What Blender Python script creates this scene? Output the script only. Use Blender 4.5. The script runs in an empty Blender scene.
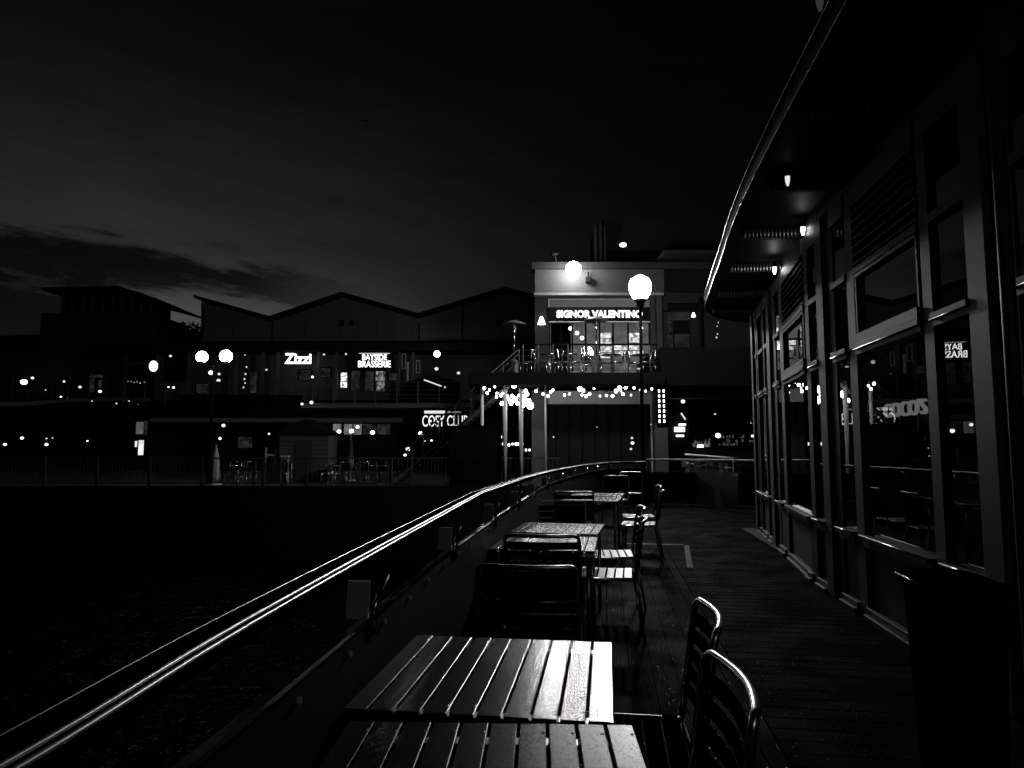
import bpy, math, random
from mathutils import Vector, Matrix
R = math.radians
random.seed(7)
scn = bpy.context.scene
col = scn.collection

# ---------------------------------------------------------------- camera, sky, exposure
EYE = 1.45
F = 690.0
PITCH = math.atan(62 / F)
A = R(7.81)                                  # the terrace runs this far to the right of the view direction
cd = bpy.data.cameras.new('camera')
cd.sensor_fit = 'HORIZONTAL'
cd.sensor_width = 36
cd.lens = 36 * F / 1024
cd.clip_start = 0.05
cd.clip_end = 3000
cam = bpy.data.objects.new('camera', cd)
col.objects.link(cam)
cam.location = (0, 0, EYE)
cam.rotation_euler = (math.pi / 2 + PITCH, 0, 0)
scn.camera = cam

scn.view_settings.view_transform = 'Standard'
scn.view_settings.look = 'None'
scn.view_settings.exposure = 0
scn.view_settings.gamma = 1
scn.view_settings.use_curve_mapping = False
scn.cycles.use_denoising = True
scn.cycles.max_bounces = 6
scn.cycles.transparent_max_bounces = 12
scn.cycles.caustics_reflective = False
scn.cycles.caustics_refractive = False
scn.cycles.sample_clamp_indirect = 4

world = bpy.data.worlds.new('World')
scn.world = world
world.use_nodes = True
wt = world.node_tree
wt.nodes.clear()


def nd(t, kind, **kw):
    n = t.nodes.new(kind)
    for k, v in kw.items():
        setattr(n, k, v)
    return n


def mth(t, op, a, b=None, clamp=False, c=None):
    n = t.nodes.new('ShaderNodeMath')
    n.operation = op
    n.use_clamp = clamp
    for i, v in enumerate((a, b, c)):
        if v is None:
            continue
        if isinstance(v, (int, float)):
            n.inputs[i].default_value = v
        else:
            t.links.new(v, n.inputs[i])
    return n.outputs[0]


def sstep(t, v, a, b):
    n = t.nodes.new('ShaderNodeMapRange')
    n.interpolation_type = 'SMOOTHSTEP'
    n.inputs['From Min'].default_value = a
    n.inputs['From Max'].default_value = b
    t.links.new(v, n.inputs['Value'])
    return n.outputs[0]


def build_sky():
    t = wt
    sky = nd(t, 'ShaderNodeTexSky', sky_type='NISHITA')
    sky.sun_disc = False
    sky.sun_elevation = R(1.0)
    sky.sun_rotation = R(-30)
    bw = nd(t, 'ShaderNodeRGBToBW')
    t.links.new(sky.outputs[0], bw.inputs[0])
    tc = nd(t, 'ShaderNodeTexCoord')
    sp = nd(t, 'ShaderNodeSeparateXYZ')
    t.links.new(tc.outputs['Generated'], sp.inputs[0])
    dx, dy, dz = sp.outputs
    # dusk glow: low in the sky, towards the left of the view
    gl = nd(t, 'ShaderNodeVectorMath', operation='DOT_PRODUCT')
    t.links.new(tc.outputs['Generated'], gl.inputs[0])
    g = Vector((-0.50, 0.85, 0.10)).normalized()
    gl.inputs[1].default_value = g
    gd = mth(t, 'POWER', mth(t, 'MAXIMUM', gl.outputs['Value'], 0.0), 6.5)
    high = mth(t, 'SUBTRACT', 1.0, mth(t, 'MULTIPLY', sstep(t, dz, 0.22, 0.55), 0.80))
    gd = mth(t, 'MULTIPLY', gd, high)
    # streaked cloud noise
    dyy = mth(t, 'MAXIMUM', dy, 0.05)
    u = mth(t, 'DIVIDE', dx, dyy)
    v = mth(t, 'DIVIDE', dz, dyy)
    cm = nd(t, 'ShaderNodeCombineXYZ')
    t.links.new(mth(t, 'MULTIPLY', u, 3.0), cm.inputs[0])
    t.links.new(mth(t, 'MULTIPLY', mth(t, 'ADD', v, mth(t, 'MULTIPLY', u, 0.22)), 15.0), cm.inputs[1])
    nz = nd(t, 'ShaderNodeTexNoise')
    nz.inputs['Scale'].default_value = 1.0
    nz.inputs['Detail'].default_value = 9
    nz.inputs['Roughness'].default_value = 0.62
    nz.inputs['Distortion'].default_value = 0.6
    t.links.new(cm.outputs[0], nz.inputs['Vector'])
    nf = nd(t, 'ShaderNodeTexNoise')
    nf.inputs['Scale'].default_value = 4.0
    nf.inputs['Detail'].default_value = 8
    nf.inputs['Roughness'].default_value = 0.7
    t.links.new(cm.outputs[0], nf.inputs['Vector'])
    n0 = mth(t, 'ADD', mth(t, 'SUBTRACT', nz.outputs[0], 0.5), mth(t, 'MULTIPLY', mth(t, 'SUBTRACT', nf.outputs[0], 0.5), 0.45))
    # the long bank of cloud sloping down to the right
    ctr = mth(t, 'ADD', mth(t, 'MULTIPLY', u, -0.13), 0.190)
    off = mth(t, 'ABSOLUTE', mth(t, 'SUBTRACT', mth(t, 'ADD', v, mth(t, 'MULTIPLY', n0, 0.16)), ctr))
    bank = mth(t, 'SUBTRACT', 1.0, sstep(t, off, 0.012, 0.046))
    bank = mth(t, 'MULTIPLY', bank, mth(t, 'SUBTRACT', 1.0, sstep(t, u, -0.42, -0.15)))
    # broken cloud lower left
    low = mth(t, 'SUBTRACT', 1.0, sstep(t, v, 0.22, 0.33))
    left = mth(t, 'SUBTRACT', 1.0, sstep(t, u, -0.66, -0.54))
    brk = sstep(t, mth(t, 'ADD', n0, mth(t, 'MULTIPLY', left, 0.26)), 0.0, 0.16)
    brk = mth(t, 'MULTIPLY', mth(t, 'MULTIPLY', brk, low), mth(t, 'ADD', mth(t, 'MULTIPLY', left, 0.75), 0.25))
    c2 = mth(t, 'SUBTRACT', 1.0, sstep(t, mth(t, 'ADD', v, mth(t, 'MULTIPLY', n0, 0.22)), 0.245, 0.30))
    c2 = mth(t, 'MULTIPLY', c2, mth(t, 'SUBTRACT', 1.0, sstep(t, mth(t, 'ADD', u, mth(t, 'MULTIPLY', n0, 0.5)), -0.61, -0.53)))
    cl = mth(t, 'MAXIMUM', mth(t, 'MAXIMUM', bank, c2), mth(t, 'MULTIPLY', brk, 0.8))
    keep = mth(t, 'SUBTRACT', 1.0, mth(t, 'MULTIPLY', cl, 0.86))
    thin = mth(t, 'ADD', 1.0, mth(t, 'MULTIPLY', n0, 0.9))
    # brighter right above the roofs
    lowglow = mth(t, 'SUBTRACT', 1.0, sstep(t, v, 0.12, 0.30))
    lowglow = mth(t, 'MULTIPLY', lowglow, mth(t, 'SUBTRACT', 1.0, sstep(t, u, -0.5, 0.05)))
    lowglow = mth(t, 'MULTIPLY', lowglow, mth(t, 'ADD', 0.2, mth(t, 'MULTIPLY', sstep(t, u, -0.66, -0.52), 0.8)))
    gsum = mth(t, 'ADD', mth(t, 'MULTIPLY', gd, 0.0215), 0.0007)
    gsum = mth(t, 'ADD', gsum, mth(t, 'MULTIPLY', lowglow, 0.055))
    skyn = mth(t, 'MINIMUM', mth(t, 'MULTIPLY', bw.outputs[0], 0.6), 1.6)
    skyn = mth(t, 'ADD', mth(t, 'MULTIPLY', skyn, 0.3), 0.6)
    val = mth(t, 'MULTIPLY', mth(t, 'MULTIPLY', gsum, keep), mth(t, 'MULTIPLY', thin, skyn))
    bg = nd(t, 'ShaderNodeBackground')
    cc = nd(t, 'ShaderNodeCombineColor')
    for i in range(3):
        t.links.new(val, cc.inputs[i])
    t.links.new(cc.outputs[0], bg.inputs[0])
    bg.inputs[1].default_value = 1.0
    o = nd(t, 'ShaderNodeOutputWorld')
    t.links.new(bg.outputs[0], o.inputs[0])


build_sky()

# ---------------------------------------------------------------- helpers


def PT(px, py, Y):
    """a point at ground distance Y seen in direction (px, py)"""
    x = (px - 512) / F
    y = (384 - py) / F
    dy = math.cos(PITCH) - y * math.sin(PITCH)
    dz = math.sin(PITCH) + y * math.cos(PITCH)
    t = Y / dy
    return Vector((x * t, Y, EYE + dz * t))


def D(x, y, z=0.0):
    """terrace frame to world"""
    return Vector((x * math.cos(A) + y * math.sin(A), -x * math.sin(A) + y * math.cos(A), z))


def tag(o, label=None, cat=None, group=None, kind=None):
    if label:
        o['label'] = label
    if cat:
        o['category'] = cat
    if group:
        o['group'] = group
    if kind:
        o['kind'] = kind
    return o


def empty(name, label, cat, loc=(0, 0, 0), rz=0.0, group=None):
    o = bpy.data.objects.new(name, None)
    col.objects.link(o)
    o.location = loc
    o.rotation_euler = (0, 0, rz)
    return tag(o, label, cat, group)


def dempty(name, label, cat, x, y, z=0.0, rz=0.0, group=None):
    return empty(name, label, cat, D(x, y, z), rz - A, group)


def copy_tree(o, parent=None):
    c = o.copy()
    col.objects.link(c)
    c.parent = parent
    for ch in list(o.children):
        copy_tree(ch, c)
    return c


class MB:
    def __init__(self):
        self.v = []
        self.f = []
        self.sm = []

    def add(self, vs, fs, smooth=False):
        b = len(self.v)
        self.v += [Vector(p) for p in vs]
        self.f += [tuple(b + i for i in f) for f in fs]
        self.sm += [smooth] * len(fs)
        return self

    def box(self, x0, x1, y0, y1, z0, z1, m=None):
        vs = [Vector((x, y, z)) for z in (z0, z1) for y in (y0, y1) for x in (x0, x1)]
        if m:
            vs = [m @ p for p in vs]
        return self.add(vs, [(0, 2, 3, 1), (4, 5, 7, 6), (0, 1, 5, 4), (2, 6, 7, 3), (0, 4, 6, 2), (1, 3, 7, 5)])

    def rect(self, px0, py0, px1, py1, Y, d=0.05):
        """upright panel whose front face at distance Y spans those directions, d thick away from the viewer"""
        a = PT(px0, py1, Y)
        b = PT(px1, py0, Y)
        x0 = PT(px0, (py0 + py1) / 2, Y).x
        x1 = PT(px1, (py0 + py1) / 2, Y).x
        return self.box(x0, x1, Y, Y + d, a.z, b.z)

    def tube(self, pts, r, n=8, caps=True, smooth=True):
        pts = [Vector(p) for p in pts]
        rs = r if isinstance(r, (list, tuple)) else [r] * len(pts)
        vs, fs = [], []
        prev = None
        for i, p in enumerate(pts):
            if i == 0:
                t = pts[1] - p
            elif i == len(pts) - 1:
                t = p - pts[i - 1]
            else:
                t = (pts[i + 1] - p).normalized() + (p - pts[i - 1]).normalized()
            t.normalize()
            if prev is None:
                up = Vector((0, 0, 1)) if abs(t.z) < 0.9 else Vector((0, 1, 0))
                a = t.cross(up).normalized()
            else:
                a = (prev - t * prev.dot(t)).normalized()
            prev = a
            b = t.cross(a)
            for k in range(n):
                w = 2 * math.pi * k / n
                vs.append(p + (a * math.cos(w) + b * math.sin(w)) * rs[i])
        for i in range(len(pts) - 1):
            for k in range(n):
                k2 = (k + 1) % n
                fs.append((i * n + k, i * n + k2, (i + 1) * n + k2, (i + 1) * n + k))
        self.add(vs, fs, smooth)
        if caps:
            b0 = len(self.v) - len(vs)
            self.f.append(tuple(b0 + k for k in reversed(range(n))))
            self.f.append(tuple(b0 + (len(pts) - 1) * n + k for k in range(n)))
            self.sm += [False, False]
        return self

    def sphere(self, c, r, nu=12, nv=8, sz=1.0):
        c = Vector(c)
        vs = [c + Vector((0, 0, r * sz))]
        for j in range(1, nv):
            w = math.pi * j / nv
            for i in range(nu):
                q = 2 * math.pi * i / nu
                vs.append(c + Vector((r * math.sin(w) * math.cos(q), r * math.sin(w) * math.sin(q), r * sz * math.cos(w))))
        vs.append(c - Vector((0, 0, r * sz)))
        fs = []
        for i in range(nu):
            fs.append((0, 1 + i, 1 + (i + 1) % nu))
            for j in range(nv - 2):
                a = 1 + j * nu + i
                b = 1 + j * nu + (i + 1) % nu
                fs.append((a, a + nu, b + nu, b))
            l = 1 + (nv - 2) * nu
            fs.append((l + i, len(vs) - 1, l + (i + 1) % nu))
        return self.add(vs, fs, True)

    def lathe(self, prof, c=(0, 0, 0), n=20, smooth=True):
        c = Vector(c)
        vs, fs = [], []
        for r, z in prof:
            for k in range(n):
                w = 2 * math.pi * k / n
                vs.append(c + Vector((r * math.cos(w), r * math.sin(w), z)))
        for i in range(len(prof) - 1):
            for k in range(n):
                k2 = (k + 1) % n
                fs.append((i * n + k, i * n + k2, (i + 1) * n + k2, (i + 1) * n + k))
        return self.add(vs, fs, smooth)

    def sweep(self, path, prof, closed=True, smooth=True, caps=True):
        """prof is (outboard, up) in metres; path runs forwards, outboard is to its left"""
        path = [Vector(p) for p in path]
        n = len(prof)
        vs, fs = [], []
        for i, p in enumerate(path):
            a = path[max(i - 1, 0)]
            b = path[min(i + 1, len(path) - 1)]
            t = (b - a)
            t.z = 0
            t.normalize()
            left = Vector((-t.y, t.x, 0))
            for u, w in prof:
                vs.append(p + left * u + Vector((0, 0, w)))
        for i in range(len(path) - 1):
            for k in range(n if closed else n - 1):
                k2 = (k + 1) % n
                fs.append((i * n + k, (i + 1) * n + k, (i + 1) * n + k2, i * n + k2))
        self.add(vs, fs, smooth)
        if caps and closed:
            b0 = len(self.v) - len(vs)
            self.f.append(tuple(b0 + k for k in range(n)))
            self.f.append(tuple(b0 + (len(path) - 1) * n + k for k in reversed(range(n))))
            self.sm += [False, False]
        return self

    def prism(self, poly, y0, y1):
        """polygon of (x, z) extruded along y"""
        n = len(poly)
        vs = [Vector((x, y0, z)) for x, z in poly] + [Vector((x, y1, z)) for x, z in poly]
        fs = [tuple(range(n)), tuple(reversed(range(n, 2 * n)))]
        fs += [(i, i + n, (i + 1) % n + n, (i + 1) % n) for i in range(n)]
        return self.add(vs, fs)

    def build(self, name, mat, parent=None, bevel=0.0, loc=None, rz=None):
        me = bpy.data.meshes.new(name)
        me.from_pydata([tuple(p) for p in self.v], [], self.f)
        me.polygons.foreach_set('use_smooth', self.sm)
        me.update()
        o = bpy.data.objects.new(name, me)
        col.objects.link(o)
        if mat:
            me.materials.append(mat)
        if parent:
            o.parent = parent
        if loc is not None:
            o.location = loc
        if rz is not None:
            o.rotation_euler = (0, 0, rz)
        if bevel:
            b = o.modifiers.new('bevel', 'BEVEL')
            b.width = bevel
            b.segments = 2
            b.limit_method = 'ANGLE'
            b.angle_limit = R(40)
        return o


def structure(mb, name, mat, label=None, rz=None):
    o = mb.build(name, mat, rz=rz)
    o['kind'] = 'structure'
    if label:
        o['label'] = label
    return o


# ---------------------------------------------------------------- materials (the photograph is black and white: greys only)


def mat(name, v, rough=0.6, metal=0.0, spec=0.12, noise=0.0, nscale=8.0, bump=0.0, bscale=60.0, coat=0.0, stretch=None, rnoise=0.0):
    m = bpy.data.materials.new(name)
    m.use_nodes = True
    t = m.node_tree
    b = t.nodes['Principled BSDF']
    b.inputs['Base Color'].default_value = (v, v, v, 1)
    b.inputs['Roughness'].default_value = rough
    b.inputs['Metallic'].default_value = metal
    b.inputs['Specular IOR Level'].default_value = spec
    if coat:
        b.inputs['Coat Weight'].default_value = coat
    tc = t.nodes.new('ShaderNodeTexCoord')
    vec = tc.outputs['Object']
    if stretch:
        mp = t.nodes.new('ShaderNodeMapping')
        mp.inputs['Scale'].default_value = stretch
        t.links.new(vec, mp.inputs[0])
        vec = mp.outputs[0]
    if noise or rnoise:
        n = t.nodes.new('ShaderNodeTexNoise')
        n.inputs['Scale'].default_value = nscale
        n.inputs['Detail'].default_value = 6
        n.inputs['Roughness'].default_value = 0.65
        t.links.new(vec, n.inputs['Vector'])
        if noise:
            f = mth(t, 'ADD', mth(t, 'MULTIPLY', mth(t, 'SUBTRACT', n.outputs[0], 0.5), 2 * noise), 1.0)
            w = mth(t, 'MULTIPLY', f, v)
            c = t.nodes.new('ShaderNodeCombineColor')
            for i in range(3):
                t.links.new(w, c.inputs[i])
            t.links.new(c.outputs[0], b.inputs['Base Color'])
        if rnoise:
            t.links.new(mth(t, 'ADD', mth(t, 'MULTIPLY', mth(t, 'SUBTRACT', n.outputs[0], 0.5), 2 * rnoise), rough, clamp=True), b.inputs['Roughness'])
    if bump:
        n2 = t.nodes.new('ShaderNodeTexNoise')
        n2.inputs['Scale'].default_value = bscale
        n2.inputs['Detail'].default_value = 4
        t.links.new(vec, n2.inputs['Vector'])
        bp = t.nodes.new('ShaderNodeBump')
        bp.inputs['Strength'].default_value = bump
        bp.inputs['Distance'].default_value = 0.01
        t.links.new(n2.outputs[0], bp.inputs['Height'])
        t.links.new(bp.outputs[0], b.inputs['Normal'])
    return m


def glow(name, s, patch=0.0, pscale=3.0, lo=0.0):
    """something that gives off light; patch mixes in darker areas"""
    m = bpy.data.materials.new(name)
    m.use_nodes = True
    t = m.node_tree
    t.nodes.clear()
    e = t.nodes.new('ShaderNodeEmission')
    e.inputs[0].default_value = (1, 1, 1, 1)
    e.inputs[1].default_value = s
    if patch:
        tc = t.nodes.new('ShaderNodeTexCoord')
        n = t.nodes.new('ShaderNodeTexNoise')
        n.inputs['Scale'].default_value = pscale
        n.inputs['Detail'].default_value = 5
        n.inputs['Roughness'].default_value = 0.8
        t.links.new(tc.outputs['Object'], n.inputs['Vector'])
        f = sstep(t, n.outputs[0], 0.5 - 0.25 / patch * 0.5, 0.5 + 0.25)
        f = mth(t, 'MULTIPLY', mth(t, 'ADD', f, lo), s)
        t.links.new(f, e.inputs[1])
    o = t.nodes.new('ShaderNodeOutputMaterial')
    t.links.new(e.outputs[0], o.inputs[0])
    return m


def glass(name, tint=0.85, mirror=1.0, rough=0.0):
    m = bpy.data.materials.new(name)
    m.use_nodes = True
    t = m.node_tree
    t.nodes.clear()
    fr = t.nodes.new('ShaderNodeFresnel')
    fr.inputs[0].default_value = 1.5
    tr = t.nodes.new('ShaderNodeBsdfTransparent')
    tr.inputs[0].default_value = (tint, tint, tint, 1)
    gs = t.nodes.new('ShaderNodeBsdfGlossy')
    gs.inputs['Roughness'].default_value = rough
    gs.inputs[0].default_value = (mirror, mirror, mirror, 1)
    mx = t.nodes.new('ShaderNodeMixShader')
    # both faces of a real pane reflect, so the share is a little above one surface's
    ge = t.nodes.new('ShaderNodeNewGeometry')
    k = mth(t, 'MULTIPLY', mth(t, 'MULTIPLY', fr.outputs[0], 1.8, clamp=True), mth(t, 'SUBTRACT', 1.0, ge.outputs['Backfacing']), clamp=True)
    t.links.new(k, mx.inputs[0])
    t.links.new(tr.outputs[0], mx.inputs[1])
    t.links.new(gs.outputs[0], mx.inputs[2])
    o = t.nodes.new('ShaderNodeOutputMaterial')
    t.links.new(mx.outputs[0], o.inputs[0])
    return m


def grooved(name, v, rough, axis, pitch=0.0125, strength=0.6, spec=0.3):
    """ribbed decking: fine grooves along the boards"""
    m = mat(name, v, rough, spec=spec, noise=0.45, nscale=3.0, rnoise=0.14)
    t = m.node_tree
    b = t.nodes['Principled BSDF']
    tc = t.nodes.new('ShaderNodeTexCoord')
    sp = t.nodes.new('ShaderNodeSeparateXYZ')
    t.links.new(tc.outputs['Object'], sp.inputs[0])
    s = mth(t, 'SINE', mth(t, 'MULTIPLY', sp.outputs[axis], 2 * math.pi / pitch))
    n = t.nodes.new('ShaderNodeTexNoise')
    n.inputs['Scale'].default_value = 55
    n.inputs['Detail'].default_value = 5
    t.links.new(tc.outputs['Object'], n.inputs['Vector'])
    h = mth(t, 'ADD', s, mth(t, 'MULTIPLY', n.outputs[0], 1.6))
    bp = t.nodes.new('ShaderNodeBump')
    bp.inputs['Strength'].default_value = strength
    bp.inputs['Distance'].default_value = 0.0022
    t.links.new(h, bp.inputs['Height'])
    t.links.new(bp.outputs[0], b.inputs['Normal'])
    dark = mth(t, 'MULTIPLY', sstep(t, s, -0.9, 0.2), v)
    n3 = t.nodes.new('ShaderNodeTexNoise')
    n3.inputs['Scale'].default_value = 2.2
    n3.inputs['Detail'].default_value = 7
    t.links.new(tc.outputs['Object'], n3.inputs['Vector'])
    dark = mth(t, 'MULTIPLY', dark, mth(t, 'ADD', n3.outputs[0], 0.45))
    c = t.nodes.new('ShaderNodeCombineColor')
    for i in range(3):
        t.links.new(dark, c.inputs[i])
    t.links.new(c.outputs[0], b.inputs['Base Color'])
    # scattered wet spots and polished crests
    vo = t.nodes.new('ShaderNodeTexVoronoi')
    vo.inputs['Scale'].default_value = 70
    t.links.new(tc.outputs['Object'], vo.inputs['Vector'])
    wn = t.nodes.new('ShaderNodeSeparateColor')
    t.links.new(vo.outputs['Color'], wn.inputs[0])
    drop = mth(t, 'MULTIPLY', mth(t, 'LESS_THAN', vo.outputs['Distance'], 0.28), mth(t, 'GREATER_THAN', wn.outputs[0], 0.93))
    crest = mth(t, 'MULTIPLY', sstep(t, s, 0.55, 1.0), mth(t, 'MULTIPLY', sstep(t, n3.outputs[0], 0.42, 0.62), 0.04))
    wet = mth(t, 'MAXIMUM', mth(t, 'MULTIPLY', drop, 0.6), crest)
    t.links.new(mth(t, 'ADD', wet, spec), b.inputs['Specular IOR Level'])
    t.links.new(mth(t, 'SUBTRACT', rough, mth(t, 'MULTIPLY', drop, 0.35)), b.inputs['Roughness'])
    return m


M = dict(
    deck_a=grooved('decking_lengthwise', 0.008, 0.62, 0, spec=0.003),
    deck_b=grooved('decking_crosswise', 0.009, 0.68, 1, spec=0.003),
    wood=mat('table_slat_wood', 0.008, 0.20, spec=0.8, noise=0.4, nscale=220, bump=0.07, bscale=650, stretch=(1, 0.35, 1), rnoise=0.02),
    steel=mat('brushed_steel', 0.6, 0.13, metal=1.0, noise=0.1, nscale=30),
    alu=mat('chair_aluminium', 0.65, 0.27, metal=1.0, noise=0.15, nscale=20),
    slat=mat('chair_slat', 0.006, 0.8, spec=0.0, noise=0.3, nscale=20),
    rail=mat('dark_handrail', 0.004, 0.9, spec=0.0, noise=0.3, nscale=10),
    trim=mat('highlight_bead_metal', 0.95, 0.31, metal=1.0),  # polished metal for highlight lines on rail, sills and transoms
    seatslat=mat('glossy_seat_slat', 0.03, 0.28, spec=0.5),
    clear=glass('clear_shop_glass', mirror=0.12),
    plantroom=mat('plant_room_sheet', 0.004, 0.9, spec=0.0),
    plate=mat('galvanised_plate', 0.5, 0.6, noise=0.25, nscale=14, bump=0.2, bscale=50),
    panel=mat('dark_railing_panel', 0.006, 0.7, spec=0.1, noise=0.3, nscale=3),
    frame=mat('grey_window_frame', 0.055, 0.5, spec=0.3, noise=0.16, nscale=2.5, bump=0.05),
    framed=mat('dark_grey_trim', 0.03, 0.5, spec=0.3, noise=0.2, nscale=3),
    spandrel=mat('spandrel_panel', 0.05, 0.7, noise=0.3, nscale=2.0),
    black=mat('black_plastic', 0.003, 0.6, spec=0.0, noise=0.3, nscale=6),
    blackm=mat('black_paint', 0.004, 0.7, spec=0.0, noise=0.3, nscale=4),
    soffit=mat('soffit_board', 0.018, 0.5, noise=0.2, nscale=3),
    fin=mat('ribbed_metal', 0.9, 0.4, metal=1.0, noise=0.2, nscale=8),
    glass=glass('window_glass'),
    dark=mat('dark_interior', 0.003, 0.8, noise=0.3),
    wall=mat('pale_render', 0.016, 0.85, noise=0.22, nscale=1.2, bump=0.4, bscale=14),
    walld=mat('grey_cladding', 0.045, 0.9, noise=0.25, nscale=0.6),
    brick=mat('dim_brick', 0.02, 0.9, spec=0.0, noise=0.35, nscale=2),
    roof=mat('roof_sheet', 0.010, 0.9, spec=0.0, noise=0.3, nscale=0.7),
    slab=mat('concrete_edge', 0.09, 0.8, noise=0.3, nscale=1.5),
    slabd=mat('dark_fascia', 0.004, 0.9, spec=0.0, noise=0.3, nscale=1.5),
    farrail=mat('far_rail_paint', 0.8, 0.4),
    white=mat('white_paint', 0.28, 0.45, noise=0.1, nscale=3),
    pave=mat('paving', 0.04, 0.8, noise=0.35, nscale=0.9, bump=0.3, bscale=6),
    leaf=mat('leaves', 0.05, 0.7, noise=0.4, nscale=3),
    canvas=mat('canvas', 0.30, 0.9, noise=0.2, nscale=4),
    timber=mat('painted_boards', 0.06, 0.8, noise=0.3, nscale=2),
    fence=mat('galvanised_bars', 0.05, 0.5, metal=0.6, noise=0.3, nscale=3),
    g_lamp=glow('lamp_globe', 430.0),
    g_flood=glow('flood_glass', 280.0),
    g_twin=glow('twin_globe', 34.0),
    g_star=glow('spot_glass', 30.0),
    g_bulb=glow('festoon_bulb', 26.0),
    g_sign=glow('sign_tube', 3.2),
    g_soft=glow('soft_lamp', 4.0),
    g_small=glow('small_lamp', 2.2),
    g_dim=glow('dim_lamp', 0.8),
    g_room=glow('lit_room', 0.5, patch=1.0, pscale=3.5, lo=0.01),
    g_roomd=glow('dim_room', 0.035, patch=1.0, pscale=3.0, lo=0.1),
    g_bar=glow('lit_bar_shelf', 3.0, patch=1.0, pscale=5.0, lo=0.05),
    g_curtain=glow('lit_curtain', 0.14, patch=0.6, pscale=1.5, lo=0.5),
)


def text_mesh(body, width, height, depth, material, parent, name='lettering', bold=0.0, wave=None):
    """upright lettering facing -y, centred on the parent's origin"""
    cu = bpy.data.curves.new('letters', 'FONT')
    cu.body = body
    cu.align_x = 'CENTER'
    cu.align_y = 'CENTER'
    cu.size = 1.0
    cu.offset = bold
    cu.extrude = 0.02
    tmp = bpy.data.objects.new('letters', cu)
    col.objects.link(tmp)
    dg = bpy.context.evaluated_depsgraph_get()
    me = bpy.data.meshes.new_from_object(tmp.evaluated_get(dg))
    bpy.data.objects.remove(tmp)
    xs = [v.co.x for v in me.vertices]
    ys = [v.co.y for v in me.vertices]
    x0, x1, y0, y1 = min(xs), max(xs), min(ys), max(ys)
    for v in me.vertices:
        x = (v.co.x - (x0 + x1) / 2) / (x1 - x0) * width
        z = (v.co.y - (y0 + y1) / 2) / (y1 - y0) * height
        y = -v.co.z / 0.04 * depth
        v.co = (x, y, z)
    me.materials.clear()
    me.materials.append(material)
    o = bpy.data.objects.new(name, me)
    col.objects.link(o)
    o.parent = parent
    return o


# ================================================================ THE SETTING
# water, quays, ground
g = MB()
g.add([(-400, -60, -2.6), (60, -60, -2.6), (60, 25.4, -2.6), (-400, 25.4, -2.6)], [(0, 1, 2, 3)])
mw = mat('harbour_water', 0.001, 0.22, spec=0.006, bump=1.0, bscale=1.3)
mw.node_tree.nodes['Bump'].inputs['Distance'].default_value = 0.5
structure(g, 'water', mw)
g = MB()
g.box(-400, 400, 25.0, 1500, -3.4, -0.06)
structure(g, 'promenade', M['pave'])
g = MB()
g.box(-60, 14, 24.72, 25.0, -3.2, 0.02)
structure(g, 'quay_wall', mat('wet_quay_stone', 0.006, 0.9, spec=0.0, noise=0.4, nscale=0.8, bump=0.4, bscale=3))

# ---- terrace deck (terrace frame)
boards = MB()
x = -0.76
while x < 0.80:
    w = min(0.142, 0.81 - x)
    for ya, yb in ((-2.5, 4.3), (4.304, 10.6), (10.604, 17.3)):
        boards.box(x, x + w, ya, yb, -0.03, 0.0)
    x += 0.148
structure(boards, 'deck_lengthwise', M['deck_a'], rz=-A)
boards = MB()
y = -2.5
while y < 17.25:
    x1 = 2.14 if y < 8 else 2.16 + 0.083 * (y - 8)
    if y > 12.4:
        x1 = 4.2
    boards.box(0.818, x1, y, y + 0.137, -0.03, 0.0)
    y += 0.148
structure(boards, 'deck_crosswise', M['deck_b'], rz=-A)
under = MB()
under.box(-0.78, 8.0, -8, 17.4, -0.5, -0.035)
under.box(-0.7, 8.0, 17.4, 30, -0.5, -0.1)
structure(under, 'deck_substructure', M['blackm'], rz=-A)
strip = MB()
strip.box(0.93, 1.0, 8.6, 10.5, 0.002, 0.006, Matrix.Translation((0.97, 8.6, 0)) @ Matrix.Rotation(R(-5.0), 4, 'Z') @ Matrix.Translation((-0.97, -8.6, 0)))
tag(strip.build('edging_strip', M['slab'], rz=-A), 'pale metal strip let into the decking beside the tables', 'deck strip')
strip = MB()
strip.box(0.25, 1.10, 10.56, 10.585, 0.002, 0.005)
tag(strip.build('edging_strip', M['plate'], rz=-A), 'thin bright threshold strip crossing the deck boards between furniture', 'deck strip')

# ================================================================ BALUSTRADES
def smooth_path(pts, n=8):
    P = [Vector(p) for p in pts]
    P = [P[0] * 2 - P[1]] + P + [P[-1] * 2 - P[-2]]
    out = []
    for i in range(1, len(P) - 2):
        for k in range(n):
            t = k / n
            a, b, c, d = P[i - 1], P[i], P[i + 1], P[i + 2]
            out.append(0.5 * ((2 * b) + (c - a) * t + (2 * a - 5 * b + 4 * c - d) * t * t + (3 * b - a - 3 * c + d) * t ** 3))
    out.append(P[-2])
    return out


def resample(path, step):
    out = [path[0]]
    acc = 0.0
    for a, b in zip(path, path[1:]):
        L = (b - a).length
        s = step - acc
        while s <= L:
            out.append(a.lerp(b, s / L))
            s += step
        acc = (acc + L) % step
    return out


def bead(cu, cz, r, a0, a1, n):
    return [(cu + r * math.cos(R(a0 + (a1 - a0) * i / n)), cz + r * math.sin(R(a0 + (a1 - a0) * i / n))) for i in range(n + 1)]


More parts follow.
